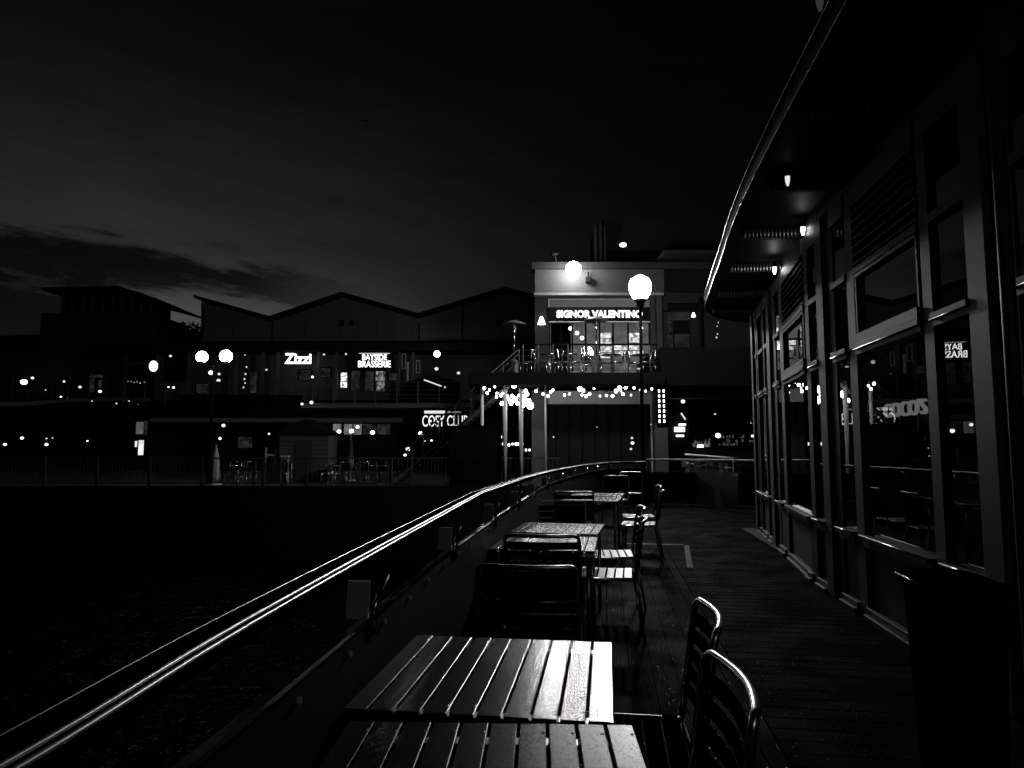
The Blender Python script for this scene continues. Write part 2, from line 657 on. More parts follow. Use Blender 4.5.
# handrail section: broad flat-topped grip with bright beads standing in for reflected lamp highlights
inner = smooth_path([(-0.64, -2.4, 1.07), (-0.68, 0.0, 1.07), (-0.708, 0.75, 1.07), (-0.778, 1.46, 1.07), (-0.87, 2.9, 1.07), (-1.03, 5.7, 1.07)], 8)
inner2 = smooth_path([(-1.03, 5.7, 1.07), (-1.0, 7.6, 1.07), (-0.93, 9.8, 1.07), (-0.68, 12.6, 1.07), (-0.30, 15.2, 1.07), (0.05, 16.6, 1.07), (0.5, 17.3, 1.07), (0.95, 17.5, 1.07)], 8)
full = inner + inner2[1:]
bal = dempty('terrace_balustrade', 'long curving terrace railing with a broad glossy handrail beside the tables', 'railing', 0, 0)
def ring(u, z, rad, n=20):
    return [(u + rad * math.cos(2 * math.pi * k / n), z + rad * math.sin(2 * math.pi * k / n)) for k in range(n)]


HP = [(0.078, -0.055), (0.092, -0.03), (0.088, -0.008), (0.066, 0.002), (0.04, 0.006), (0.02, 0.004), (0.004, 0.0), (-0.002, -0.02), (0.004, -0.04), (0.02, -0.055)]
MB().sweep(full, HP).build('handrail', M['rail'], bal)
MB().sweep(full, ring(0.008, 0.002, 0.0042, 10)).build('upper_highlight', M['trim'], bal)  # this bead and the next take the place of two lamp reflections
MB().sweep(full, ring(0.000, -0.008, 0.0046, 10)).build('lower_highlight', M['trim'], bal)
MB().sweep(full, ring(0.088, -0.004, 0.002, 8)).build('outer_highlight', M['alu'], bal)  # thin bead shaped as the fainter outer reflection
low = [Vector((min(p.x + 0.0, -0.70) if p.y < 2 else p.x, p.y, 0.92)) for p in full]
lowp = smooth_path([(-0.68, -2.4, 0.92), (-0.685, 0.0, 0.92), (-0.70, 1.1, 0.92), (-0.745, 2.2, 0.92), (-0.80, 3.35, 0.92), (-0.83, 5.4, 0.92), (-0.83, 7.6, 0.92), (-0.80, 9.8, 0.92),
                    (-0.58, 12.6, 0.92), (-0.22, 15.2, 0.92), (0.12, 16.5, 0.92), (0.5, 17.15, 0.92), (0.95, 17.38, 0.92)], 8)
MB().sweep(lowp, [(0.012, -0.006), (0.012, 0.006), (-0.012, 0.006), (-0.012, -0.006)], smooth=False).build('lower_rail', M['steel'], bal)
MB().sweep(lowp, [(0.008, -0.90), (0.008, -0.012), (-0.004, -0.012), (-0.004, -0.90)], smooth=False).build('infill_panel', M['panel'], bal)


def nearest(path, y):
    return min(path, key=lambda p: abs(p.y - y))


ys = [-0.7, 0.72, 2.16, 3.62, 5.1, 6.55, 8.0, 9.5, 11.0, 12.5, 13.9, 15.2, 16.4]
lowf = resample(lowp, 0.02)
fullf = resample(full, 0.02)
for y in ys:
    a = nearest(lowf, y)
    b = nearest(fullf, y)
    o = b.x - 0.06
    pl = MB()
    # web plate standing across the run of the rail, flaring outboard under the handrail
    xi = a.x - 0.014
    pl.prism([(xi, 0.905), (xi + 0.006, 1.022), (xi - 0.066, 1.022), (xi - 0.072, 0.905)], y - 0.006, y + 0.006)
    pl.build('bracket_plate', M['plate'], bal)
    fl = MB()
    pts = [(a.x + 0.004, y, 0.86), (a.x + 0.006, y, 0.93), (a.x + 0.010, y + 0.03, 0.98), (a.x + 0.02, y + 0.10, 1.02)]
    fl.tube(pts, [0.012, 0.012, 0.010, 0.008], 6)
    fl.build('bracket_arm', M['steel'], bal)
    jc = nearest(fullf, y + 0.72)
    JP = [(u_ * 1.04 + 0.0, w_ * 1.03) for u_, w_ in HP]
    MB().sweep([jc + Vector((0, -0.004, 0)), jc + Vector((0, 0.004, 0))], JP).build('rail_joint', M['blackm'], bal)
    po = MB()
    po.tube([(a.x - 0.03, y + 0.06, 0.0), (a.x - 0.03, y + 0.06, 0.86)], 0.021, 10)
    po.build('post', M['alu'], bal)
for p in resample(lowp, 0.36):
    if -0.2 < p.y < 9:
        b = MB()
        b.tube([(p.x + 0.004, p.y, 0.868), (p.x + 0.014, p.y, 0.868)], 0.009, 8)
        b.build('bolt', M['plate'], bal)

# far rail closing the terrace, bracketed return on the right
far = dempty('end_balustrade', 'straight thin steel railing closing the far end of the terrace', 'railing', 0, 0)
fp = [Vector((0.97, 17.5, 1.115)), Vector((1.6, 17.55, 1.115)), Vector((2.4, 17.45, 1.115)), Vector((3.3, 17.2, 1.11)), Vector((4.3, 16.8, 1.10))]
MB().sweep(fp, [(0.035, -0.03), (0.035, 0.02), (-0.01, 0.02), (-0.02, -0.01), (-0.01, -0.03)]).build('handrail', M['farrail'], far)
MB().sweep([Vector((p.x, p.y, 0.80)) for p in fp], [(0.008, -0.015), (0.008, 0.012), (-0.008, 0.012), (-0.008, -0.015)], smooth=False).build('lower_rail', M['fence'], far)
MB().sweep([Vector((p.x, p.y, 0.0)) for p in fp], [(0.006, 0.05), (0.006, 0.78), (-0.004, 0.78), (-0.004, 0.05)], smooth=False).build('infill_panel', M['panel'], far)
for xx in (0.99, 2.02, 3.0, 3.9):
    b = MB()
    yy = 17.5 if xx < 2.5 else 17.25
    b.tube([(xx, yy, -0.05), (xx, yy, 1.1)], 0.02, 8)
    b.build('post', M['fence'], far)
ret = dempty('return_balustrade', 'short railing section with pale bracket plates and a pale panel, far right end', 'railing', 0, 0)
r0, r1 = Vector((1.93, 18.2, 0)), Vector((3.2, 16.9, 0))
r0 = Vector((1.95, 17.9, 0))
r1 = Vector((2.85, 15.9, 0))
rp = [r0.lerp(r1, i / 4) for i in range(5)]
MB().sweep([Vector((p.x, p.y, 1.24 - 0.07 * i / 4)) for i, p in enumerate(rp)], [(0.03, -0.02), (0.03, 0.02), (-0.02, 0.02), (-0.02, -0.02)]).build('handrail', M['farrail'], ret)
MB().sweep([Vector((p.x, p.y, 1.02 - 0.07 * i / 4)) for i, p in enumerate(rp)], [(0.01, -0.015), (0.01, 0.015), (-0.01, 0.015), (-0.01, -0.015)]).build('lower_rail', M['farrail'], ret)
MB().sweep(rp, [(0.006, 0.05), (0.006, 0.9), (-0.006, 0.9), (-0.006, 0.05)], smooth=False).build('infill_panel', M['plate'], ret)
for i, p in enumerate(rp):
    b = MB()
    b.box(p.x - 0.09, p.x + 0.09, p.y - 0.03, p.y - 0.018, 0.92 - 0.018 * i, 1.12 - 0.018 * i)
    b.build('bracket_plate', M['farrail'], ret)

# ================================================================ TERRACE FURNITURE
def make_table():
    t = empty('slatted_table', 'x', 'table', group='slatted cafe tables along the railing')
    W = 0.735
    top = MB()
    n = 10
    pitch = W / n
    for i in range(n):
        x0 = -W / 2 + i * pitch + 0.004
        top.box(x0, x0 + pitch - 0.008, -W / 2, W / 2, 0.722, 0.742)
    top.build('tabletop', M['wood'], t, bevel=0.002)
    for i in range(n):
        for yy in (-0.31, 0.0, 0.31):
            cx = -W / 2 + (i + 0.5) * pitch
            if i % 2 == 1 and yy == 0.0:
                continue
            MB().lathe([(0.0045, 0.7421), (0.004, 0.7432), (0.0, 0.7434)], (cx + 0.025, yy, 0), 8).build('screw', M['steel'], t)
    fr = MB()
    for s in (-1, 1):
        fr.box(-W / 2 + 0.01, W / 2 - 0.01, s * 0.31 - 0.02, s * 0.31 + 0.02, 0.694, 0.7215)
        fr.box(s * 0.34 - 0.015, s * 0.34 + 0.015, -0.288, 0.288, 0.694, 0.7205)
    fr.build('frame', M['alu'], t)
    for sx in (-1, 1):
        for sy in (-1, 1):
            MB().tube([(sx * 0.32, sy * 0.31, 0.0), (sx * 0.32, sy * 0.31, 0.694)], 0.016, 8).build('leg', M['alu'], t)
    return t


def make_chair():
    """faces +y: the back is at -y"""
    t = empty('slatted_chair', 'x', 'chair', group='metal slatted chairs on the terrace')
    W = 0.245
    # inverted U of the back, bowed to the rear and leaning
    bf = MB()
    pts = [(-W, -0.20, 0.44), (-W, -0.225, 0.62), (-W + 0.002, -0.25, 0.80)]
    for i in range(1, 5):
        w = math.pi / 2 * i / 4
        pts.append((-W + 0.035 - 0.035 * math.cos(w) + 0.002, -0.25 - 0.006 * i, 0.83 + 0.045 * math.sin(w)))
    half = pts
    mid = []
    for i in range(1, 8):
        u = i / 8
        xx = (-W + 0.037) + (2 * W - 0.074) * u
        mid.append((xx, -0.274 - 0.030 * math.sin(math.pi * u), 0.875))
    allp = half + mid + [(-a, b, c) for a, b, c in reversed(half)]
    bf.tube(allp, 0.0125, 8)
    bf.build('back_frame', M['alu'], t)
    bs = MB()
    for k, z in enumerate((0.55, 0.615, 0.68, 0.745, 0.81)):
        y0 = -0.20 - 0.05 * (z - 0.44) / 0.36
        n = 8
        vs = []
        for i in range(n + 1):
            u = i / n
            xx = -W + 2 * W * u
            yy = y0 - 0.028 * math.sin(math.pi * u)
            for (dy, dz) in ((-0.004, -0.024), (-0.004, 0.024), (0.004, 0.024), (0.004, -0.024)):
                vs.append((xx, yy + dy, z + dz))
        fs = []
        for i in range(n):
            for q in range(4):
                fs.append((i * 4 + q, i * 4 + (q + 1) % 4, (i + 1) * 4 + (q + 1) % 4, (i + 1) * 4 + q))
        bs.add(vs, fs, False)
    bs.build('backrest', M['slat'], t)
    sw = MB()
    for z in (0.55, 0.615, 0.68, 0.745, 0.81):
        for s in (-1, 1):
            y0 = -0.206 - 0.05 * (z - 0.44) / 0.36
            sw.tube([(s * (W - 0.035), y0 - 0.014, z), (s * (W - 0.035), y0 - 0.008, z)], 0.006, 6)
    sw.build('screws', M['steel'], t)
    st = MB()
    for i in range(6):
        y0 = -0.18 + i * 0.068
        zz = 0.452 - 0.006 * math.sin(math.pi * i / 5)
        st.box(-0.21, 0.21, y0, y0 + 0.056, zz - 0.006, zz + 0.006)
    st.build('seat', M['seatslat'], t, bevel=0.002)
    sf = MB()
    sf.tube([(-0.222, -0.20, 0.44), (-0.222, 0.21, 0.44), (-0.20, 0.235, 0.44), (0.20, 0.235, 0.44), (0.222, 0.21, 0.44), (0.222, -0.20, 0.44), (-0.222, -0.20, 0.44)], 0.011, 8)
    sf.build('seat_frame', M['alu'], t)
    for s in (-1, 1):
        MB().tube([(s * 0.232, 0.20, 0.44), (s * 0.245, 0.23, 0.0)], 0.0115, 8).build('leg', M['alu'], t)
        MB().tube([(s * W, -0.20, 0.44), (s * 0.25, -0.27, 0.0)], 0.0115, 8).build('leg', M['alu'], t)
    return t


tproto = make_table()
cproto = make_chair()
tfirst = [True]
cfirst = [True]


def table(x, y, rot, label):
    o = tproto if tfirst[0] else copy_tree(tproto)
    tfirst[0] = False
    o.location = D(x, y)
    o.rotation_euler = (0, 0, R(rot) - A)
    o['label'] = label
    return o


def chair(x, y, rot, label, loc=None, group=None, scale=1.0):
    o = cproto if cfirst[0] else copy_tree(cproto)
    cfirst[0] = False
    o.location = loc if loc is not None else D(x, y)
    o.rotation_euler = (0, 0, R(rot) - (A if loc is None else 0))
    o['label'] = label
    if group:
        o['group'] = group
    return o


def dry_top(o):
    for ch in o.children:
        if ch.name.split('.')[0] == 'tabletop':
            ch.data = ch.data.copy()
            ch.data.materials[0] = mat('dry_slat_wood', 0.008, 0.27, spec=0.10, noise=0.4, nscale=220, bump=0.05, bscale=700, stretch=(1, 0.35, 1), rnoise=0.02)


table(-0.355, 2.23, 0, 'slatted cafe table lit brightly by the lamp, second from the camera')
dry_top(table(-0.27, 1.452, 5.7, 'nearest slatted table, mostly dark, cut off by the photo bottom edge'))
table(-0.45, 5.15, -1, 'slatted table with a small glaring white patch, directly behind the second chair')
table(-0.42, 6.08, -4, 'slatted table with a grid of reflected light and shadow across its top')
table(-0.20, 9.45, -6, 'far slatted table, nearer of the last pair by the curved rail')
table(-0.14, 10.30, -6, 'farthest slatted table by the curved rail')

chair(-0.39, 3.62, 0, 'empty slatted chair seen from behind, just beyond the bright table')
chair(-0.43, 4.77, 1, 'slatted chair with one lit back slat, tucked under the glaring table')
chair(-0.48, 6.95, 178, 'slatted chair with a bright outlined back behind the grid-lit table')
chair(-0.43, 9.05, 2, 'slatted chair at the near side of the far pair of tables')
chair(0.14, 13.3, 176, 'lone slatted chair beyond the last tables, seen end on')
chair(0.50, 15.3, 178, 'farthest slatted chair, close to the end railing')
chair(0.04, 6.62, 93, 'side-on slatted chair with a curved glinting top, right of the grid-lit table')
chair(0.00, 5.62, 88, 'side-on slatted chair with brightly lit seat slats beside the glaring table')
chair(0.065, 2.50, 90, 'near right chair whose short curved top rail shines, at the bright table')
chair(0.025, 1.80, 94, 'nearest chair, long curved shining top rail, at the bottom edge of the photo')
chair(0.46, 10.2, 92, 'dark slatted chair on the right side of the far tables')
chair(0.42, 9.2, 84, 'dark slatted chair with faint seat glints, right of the far tables')

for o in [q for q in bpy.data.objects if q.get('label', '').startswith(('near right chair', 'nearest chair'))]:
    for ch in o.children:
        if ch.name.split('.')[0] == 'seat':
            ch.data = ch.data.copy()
            ch.data.materials[0] = mat('shade_black_seat', 0.004, 0.9, spec=0.0)  # black colour stands in for missing lamp reflection on these seats
# litter bin by the window wall
b = dempty('litter_bin', 'black plastic wheeled bin with a rounded lid standing against the window wall', 'bin', 1.37, 3.05, 0, R(-3))
bod = MB()
pr = [(0.145, 0.0), (0.18, 0.90)]
vs = []
for (h, z) in ((0.140, 0.06), (0.175, 0.90)):
    h *= 0.82
    for sx, sy in ((-1, -1), (1, -1), (1, 1), (-1, 1)):
        vs.append((sx * h, sy * h, z))
bod.add(vs, [(0, 3, 2, 1), (4, 5, 6, 7), (0, 1, 5, 4), (1, 2, 6, 5), (2, 3, 7, 6), (3, 0, 4, 7)])
bod.build('body', M['black'], b, bevel=0.02)
MB().box(-0.155, 0.155, -0.155, 0.155, 0.87, 0.90).build('rim', M['black'], b, bevel=0.008)
lid = MB()
lp = []
for i in range(9):
    u = -1 + 2 * i / 8
    lp.append((0.160 * u, 0.915 + 0.022 * (1 - u * u)))
lid.prism([(-0.160, 0.902)] + lp + [(0.160, 0.902)], -0.160, 0.160)
MB().tube([(-0.163, -0.15, 0.912), (-0.163, 0.15, 0.912)], 0.004, 6).build('lid_edge', M['alu'], b)
lid.build('lid', M['black'], b, bevel=0.006)
MB().tube([(-0.12, 0.175, 0.90), (0.12, 0.175, 0.90)], 0.012, 8).build('handle', M['black'], b)
for s in (-1, 1):
    MB().tube([(s * 0.10, 0.10, 0.06), (s * 0.14, 0.10, 0.06)], 0.06, 14).build('wheel', M['black'], b)

# ================================================================ GLAZED PAVILION ON THE RIGHT
pav = dempty('glazed_pavilion', 'single-storey restaurant with tall gridded windows and a projecting canopy on the right', 'building', 0, 0)


def FXp(y):
    return 2.18 if y < 8 else 2.18 + 0.0845 * (y - 8) + 0.02


def fbox(mb, y0, y1, z0, z1, out, inn, yspan=None):
    """box on the facade line between y0 and y1; out = how far it stands towards the terrace"""
    if y0 < 8 < y1:
        fbox(mb, y0, 8.0, z0, z1, out, inn)
        fbox(mb, 8.0, y1, z0, z1, out, inn)
        return
    e = 1e-4
    a, c = FXp(y0 + e), FXp(y1 - e)
    vs = [(a - out, y0, z0), (a + inn, y0, z0), (c - out, y1, z0), (c + inn, y1, z0),
          (a - out, y0, z1), (a + inn, y0, z1), (c - out, y1, z1), (c + inn, y1, z1)]
    mb.add(vs, [(0, 2, 3, 1), (4, 5, 7, 6), (0, 1, 5, 4), (2, 6, 7, 3), (0, 4, 6, 2), (1, 3, 7, 5)])


columns = [(-2.6, -2.17), (0.9, 1.33), (3.95, 4.38), (6.9, 7.33), (10.1, 10.70), (12.2, 12.62)]
mull = [(-1.75, -1.55), (0.25, 0.45), (1.75, 1.93), (3.35, 3.53), (4.85, 5.03), (6.28, 6.50), (7.66, 7.84), (9.34, 9.60), (11.1, 11.22), (11.85, 11.97)]
for a, c in columns:
    m = MB()
    k_ = a + (c - a) * 0.5
    fbox(m, k_, c, 0.0, 3.74, 0.04, 0.10)
    o_ = m.build('column', M['frame'], pav, bevel=0.006)
    m = MB()
    fbox(m, a, k_ - 0.003, 0.0, 3.738, 0.0, 0.10)
    m.build('column_return', M['framed'], o_)
for a, c in mull:
    m = MB()
    fbox(m, a + 0.02, c - 0.02, 0.0, 3.735, 0.02, 0.06)
    fbox(m, a, a + 0.018, 0.0, 3.735, 0.008, 0.06)
    fbox(m, c - 0.018, c, 0.0, 3.735, 0.008, 0.06)
    m.build('mullion', M['frame'], pav, bevel=0.003)
edges = sorted([c for _, c in columns + mull])
starts = sorted([a for a, _ in columns + mull])
bays = [(e, min([s for s in starts if s > e - 1e-6], default=None)) for e in edges]
bays = [(e, s) for e, s in bays if s is not None and s - e > 0.05]
for e, s in bays:
    m = MB()
    fbox(m, e, s, 0.66, 0.70, 0.075, 0.05)
    fbox(m, e, s, 0.60, 0.655, 0.04, 0.05)
    m.build('sill', M['frame'], pav, bevel=0.003)
    for (z0_, z1_, o_) in ((2.235, 2.275, 0.035), (2.28, 2.325, 0.055), (2.94, 3.0, 0.035), (3.55, 3.735, 0.03)):
        m = MB()
        fbox(m, e, s, z0_, z1_, o_, 0.05)
        m.build('transom', M['frame'], pav, bevel=0.003)
    if not (e < 8 < s):
        MB().tube([(FXp(e + 1e-4) - 0.077, e, 0.699), (FXp(s - 1e-4) - 0.077, s, 0.699)], 0.006, 8).build('sill_trim', M['trim'], pav)  # bead added so the sill edge shows a highlight
        MB().tube([(FXp(e + 1e-4) - 0.057, e, 2.281), (FXp(s - 1e-4) - 0.057, s, 2.281)], 0.004, 8).build('transom_trim', M['trim'], pav)  # bead added for the light line along the transom
    m = MB()
    fbox(m, e, s, 0.10, 0.597, -0.01, 0.04)
    m.build('lower_panel', M['spandrel'], pav)
    m = MB()
    fbox(m, e, s, 0.0, 0.045, 0.07, 0.05)
    fbox(m, e, s, 0.048, 0.097, 0.04, 0.05)
    m.build('plinth', M['framed'], pav, bevel=0.004)
    if s - e > 0.9:       # opening casement inside the upper light of each wide bay
        cf = MB()
        fbox(cf, e + 0.02, s - 0.02, 2.33, 2.41, 0.045, 0.0)
        fbox(cf, e + 0.02, s - 0.02, 2.905, 2.935, 0.030, 0.0)
        fbox(cf, e + 0.02, e + 0.045, 2.412, 2.902, 0.025, 0.0)
        fbox(cf, s - 0.045, s - 0.02, 2.412, 2.902, 0.025, 0.0)
        cf.build('casement_frame', M['frame'], pav)
    lo = MB()
    fbox(lo, e, s, 0.702, 2.233, -0.012, 0.020)
    lo.build('window_pane', M['glass'], pav)
    up = MB()
    fbox(up, e, s, 2.327, 2.938, -0.012, 0.020)
    up.build('window_pane', M['glass'], pav)
    lv = MB()
    if s - e > 0.9 and e > 4:
        for k in range(7):
            z = 3.02 + k * 0.075
            a0, c0 = FXp(e + 1e-4), FXp(s - 1e-4)
            lv.add([(a0 - 0.03, e, z), (c0 - 0.03, s, z), (c0 + 0.02, s, z + 0.06), (a0 + 0.02, e, z + 0.06),
                    (a0 - 0.03, e, z + 0.012), (c0 - 0.03, s, z + 0.012), (c0 + 0.02, s, z + 0.072), (a0 + 0.02, e, z + 0.072)],
                   [(0, 1, 2, 3), (4, 7, 6, 5), (0, 4, 5, 1), (3, 2, 6, 7), (0, 3, 7, 4), (1, 5, 6, 2)])
        fbox(lv, e, s, 3.002, 3.548, -0.03, 0.035)
        lv.build('louvre', M['framed'], pav)
    else:
        fbox(lv, e, s, 3.002, 3.548, -0.012, 0.02)
        lv.build('window_pane', M['glass'], pav)
# shell behind the glass
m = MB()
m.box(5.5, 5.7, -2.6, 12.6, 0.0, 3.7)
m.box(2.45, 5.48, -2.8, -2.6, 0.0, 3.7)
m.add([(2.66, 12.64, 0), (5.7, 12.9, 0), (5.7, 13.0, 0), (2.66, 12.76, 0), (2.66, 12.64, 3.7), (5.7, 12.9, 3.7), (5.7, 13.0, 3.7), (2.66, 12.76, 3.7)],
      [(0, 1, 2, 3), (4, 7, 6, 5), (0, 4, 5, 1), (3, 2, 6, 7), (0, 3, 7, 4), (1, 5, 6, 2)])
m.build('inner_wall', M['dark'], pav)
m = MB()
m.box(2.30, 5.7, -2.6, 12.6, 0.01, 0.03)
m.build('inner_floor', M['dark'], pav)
# canopy
m = MB()
edge = smooth_path([(1.36, -3, 0), (1.36, 3.8, 0), (1.37, 6.0, 0), (1.43, 7.7, 0), (1.54, 9.2, 0), (1.66, 11.0, 0), (1.82, 12.6, 0), (2.3, 13.6, 0), (3.2, 14.0, 0), (6.2, 14.0, 0)], 5)
n = len(edge)
vs, fs = [], []
for p in edge:
    vs += [(p.x + 0.02, p.y, 3.92), (6.2, p.y if p.x < 6 else p.y, 3.92), (p.x + 0.02, p.y, 4.0), (6.2, p.y, 4.25)]
for i in range(n - 1):
    a, c = 4 * i, 4 * i + 4
    fs += [(a, c, c + 1, a + 1), (a + 2, a + 3, c + 3, c + 2)]
m.add(vs, fs)
m.build('canopy_roof', M['soffit'], pav)
m = MB()
m.sweep(edge, [(0.0, 0.0)] and [(0.010, 3.88), (0.022, 3.885), (0.026, 3.90), (0.014, 3.92), (0.014, 4.03), (0.030, 4.05), (0.030, 4.07), (0.0, 4.08), (-0.02, 4.05), (-0.02, 3.90)])
o_ = m.build('canopy_fascia', mat('dark_canopy_fascia', 0.02, 0.8, spec=0.02, noise=0.2, nscale=4), pav)
for z_, u_ in ((3.885, 0.028), (4.06, 0.034)):
    MB().sweep(edge, ring(u_, z_, 0.006, 8)).build('trim', M['alu'], o_)
for k, y in enumerate((-2.4, -0.9, 0.55, 2.0, 3.45, 4.95, 6.45, 7.96, 9.5, 11.07, 12.4)):
    x0 = nearest(edge, y).x + 0.12
    x1 = FXp(y) + 0.05
    m = MB()
    m.box(x0, x1, y + 0.03, y + 0.09, 3.80, 3.915)
    m.build('canopy_beam', M['framed'], pav)
    m = MB()
    nx = int((x1 - x0) / 0.042)
    for i in range(nx):
        xx = x0 + 0.02 + i * 0.042
        m.tube([(xx, y, 3.79), (xx, y, 3.912)], 0.012, 6)
    m.build('ribbed_strip', M['fin'] if y > 7 else M['framed'], pav)  # near rows coloured darker to cancel the added lamp's light
m = MB()
m.box(2.16, 2.4, -2.6, 7.9, 3.742, 3.915)
fbox(m, 7.9, 12.62, 3.742, 3.915, -0.02, 0.25)
m.build('wall_head', M['framed'], pav)
m = MB()
m.tube([(2.06, 3.82, 0.0), (2.06, 3.82, 3.86)], 0.035, 10)
m.build('downpipe', M['frame'], pav)

# lamps under the canopy
def canopy_lamp(x, y, z, label, material):
    t = dempty('canopy_lamp', label, 'lamp', x, y, z, 0, 'small lamps under the terrace canopy')
    MB().lathe([(0.0, 0.06), (0.022, 0.06), (0.026, 0.0), (0.021, 0.0)], n=12).build('housing', M['framed'], t)
    MB().lathe([(0.022, 0.0), (0.020, -0.04), (0.010, -0.085), (0.0, -0.09)], n=12).build('glass', material, t)
    return t


canopy_lamp(1.62, 6.23, 3.84, 'small glinting drop-shaped lamp under the canopy, highest clearly lit one', M['g_dim'])
canopy_lamp(1.18, 3.76, 3.90, 'dim lamp on the canopy edge at the top of the photo', glow('faint_lamp', 0.03))
canopy_lamp(2.20, 9.25, 3.78, 'bright oval bulkhead lamp where the canopy meets the window wall', glow('oval_lamp_glass', 30.0))

t = dempty('added_fill_lamp', 'round fill lamp added unseen under the canopy, behind the viewpoint', 'lamp', 1.6, -1.3, 3.60)  # added unseen lamp so surfaces facing the viewpoint are faintly lit
MB().sphere((0, 0, 0), 0.09, 16, 10, 0.8).build('glass', glow('fill_lamp_glass', 55.0), t)
MB().tube([(0, 0, 0.07), (0, 0, 0.25)], 0.03, 8).build('stem', M['framed'], t)
canopy_lamp(2.12, 7.62, 3.80, 'slim bright lamp under the canopy above the thick window column', glow('slim_lamp_glass', 14.0))

# sign inside the big window
s = dempty('window_sign', 'dim curved lettering hanging behind the large window pane on the right', 'sign', 2.62, 5.75, 1.80, R(90))
s.location = D(2.45, 6.12, 1.76)
s.rotation_euler = (0, 0, R(-90) - A)
text_mesh("COCO'S", 0.80, 0.125, 0.03, glow('dim_letters', 0.2), s, bold=-0.008)
MB().box(-0.56, 0.56, 0.03, 0.05, 0.11, 0.13).build('hanging_bar', M['blackm'], s)

# ================================================================ PIZZERIA WITH BALCONY (centre)
YV = 27.0
YB = 24.5
val = empty('balcony_restaurant', 'two-storey restaurant with a floodlit wall, glazed upper floor and balcony', 'building')


def part(name, material, root, *rects, bevel=0.0):
    o = None
    for (x0, y0, x1, y1, Y, d) in rects:
        m = MB()
        m.rect(x0, y0, x1, y1, Y, d)
        o = m.build(name, material, root, bevel=bevel)
    return o


part('upper_wall', M['wall'], val, (535, 269, 655, 294, YV, 0.4), (655, 269, 664, 294, YV, 0.4))
part('parapet', M['roof'], val, (532, 262, 760, 268.5, YV - 0.15, 0.7), (664, 250, 765, 254, YV - 0.6, 2.0))
part('parapet', M['plantroom'], val, (664, 254.5, 765, 292, YV + 0.1, 0.3))
part('roof_plant_room', M['plantroom'], val, (598, 222, 760, 250, YV + 1.2, 3))
part('flue', M['plantroom'], val, (594, 224, 597, 262, YV + 0.5, 0.2), (599.5, 222, 602, 262, YV + 0.5, 0.2), (604, 226, 606, 262, YV + 0.5, 0.2))
part('ledge', M['slab'], val, (534, 292.6, 664, 295, YV - 0.35, 0.4))
part('lintel', M['wall'], val, (535, 295.2, 651, 298.6, YV, 0.35))
part('upper_wall', M['wall'], val, (535, 298.8, 549, 376, YV, 0.4))
part('transom_panel', M['slab'], val, (549.5, 299.5, 650, 307, YV + 0.05, 0.1))
part('transom_trim', M['white'], val, (548.4, 298.8, 549.3, 307, YV - 0.06, 0.08), (549.5, 298.8, 640, 299.4, YV - 0.06, 0.08))
part('pilaster', M['wall'], val, (651, 295.2, 655.5, 376, YV - 0.12, 0.5), (657, 288, 662.5, 376, YV - 0.22, 0.5))
part('sill_trim', M['white'], val, (549, 321.2, 650, 322.2, YV - 0.28, 0.25))
# glazing of the upper floor
fx = [549.5, 561, 572.5, 586, 600, 613.5, 628.5, 642, 650.5]
m = MB()
for f in fx:
    m.rect(f - 0.7, 322.3, f + 0.7, 371, YV + 0.12, 0.12)
for a, c in zip(fx, fx[1:]):
    m.rect(a + 0.72, 343.5, c - 0.72, 344.7, YV + 0.13, 0.1)
m.build('window_frame', M['blackm'], val)
for a, c in zip(fx, fx[1:]):
    part('window_pane', M['clear'], val, (a + 0.72, 322.4, c - 0.72, 371, YV + 0.19, 0.02))
# lit room behind
part('room_wall', M['g_curtain'], val, (540, 318, 660, 375, YV + 4.0, 0.1))
part('room_partition', M['dark'], val, (551, 322, 571, 375, YV + 3.0, 0.08))
m = MB()
m.rect(601, 333, 611, 337, YV + 2.0, 0.3)
m.rect(600.5, 339, 612, 343, YV + 2.0, 0.3)
m.rect(600.5, 346.5, 612, 351, YV + 2.0, 0.3)
m.rect(601.5, 353, 611, 357, YV + 2.0, 0.3)
m.rect(614.5, 345.5, 627.5, 349, YV + 2.2, 0.3)
m.rect(616, 351, 625, 353.5, YV + 2.2, 0.3)
m.rect(630, 333, 640.5, 341.5, YV + 2.4, 0.3)
m.rect(629.5, 345.3, 641, 349, YV + 2.4, 0.3)
m.rect(630, 351, 640, 354, YV + 2.4, 0.3)
m.build('lit_bar_shelves', M['g_bar'], val)
m = MB()
m.rect(612.1, 336, 614.3, 371, YV + 1.9, 0.1)
m.build('bar_post', M['dark'], val)
# right hand wing
part('wing_wall', M['roof'], val, (663, 292.5, 765, 303, YV + 0.2, 0.3), (663, 303.2, 668, 376, YV + 0.2, 0.3), (691, 311, 765, 376, YV + 0.25, 0.3))
part('wing_beam', M['blackm'], val, (663, 309.4, 712, 311, YV, 0.15), (700, 296, 702, 376, YV - 0.1, 0.15))
part('wing_curtain', M['g_roomd'], val, (666.6, 321, 673.2, 354, YV + 0.16, 0.03))
part('wing_window', glow('wing_pane', 0.02, patch=1, pscale=1.0, lo=0.4), val, (675, 334, 690, 354, YV + 0.21, 0.03), (668, 311.5, 690, 320, YV + 0.21, 0.03))
part('wing_window_bar', M['blackm'], val, (666, 332.5, 691, 334, YV + 0.1, 0.05), (673.4, 321, 674.8, 354, YV + 0.1, 0.05))
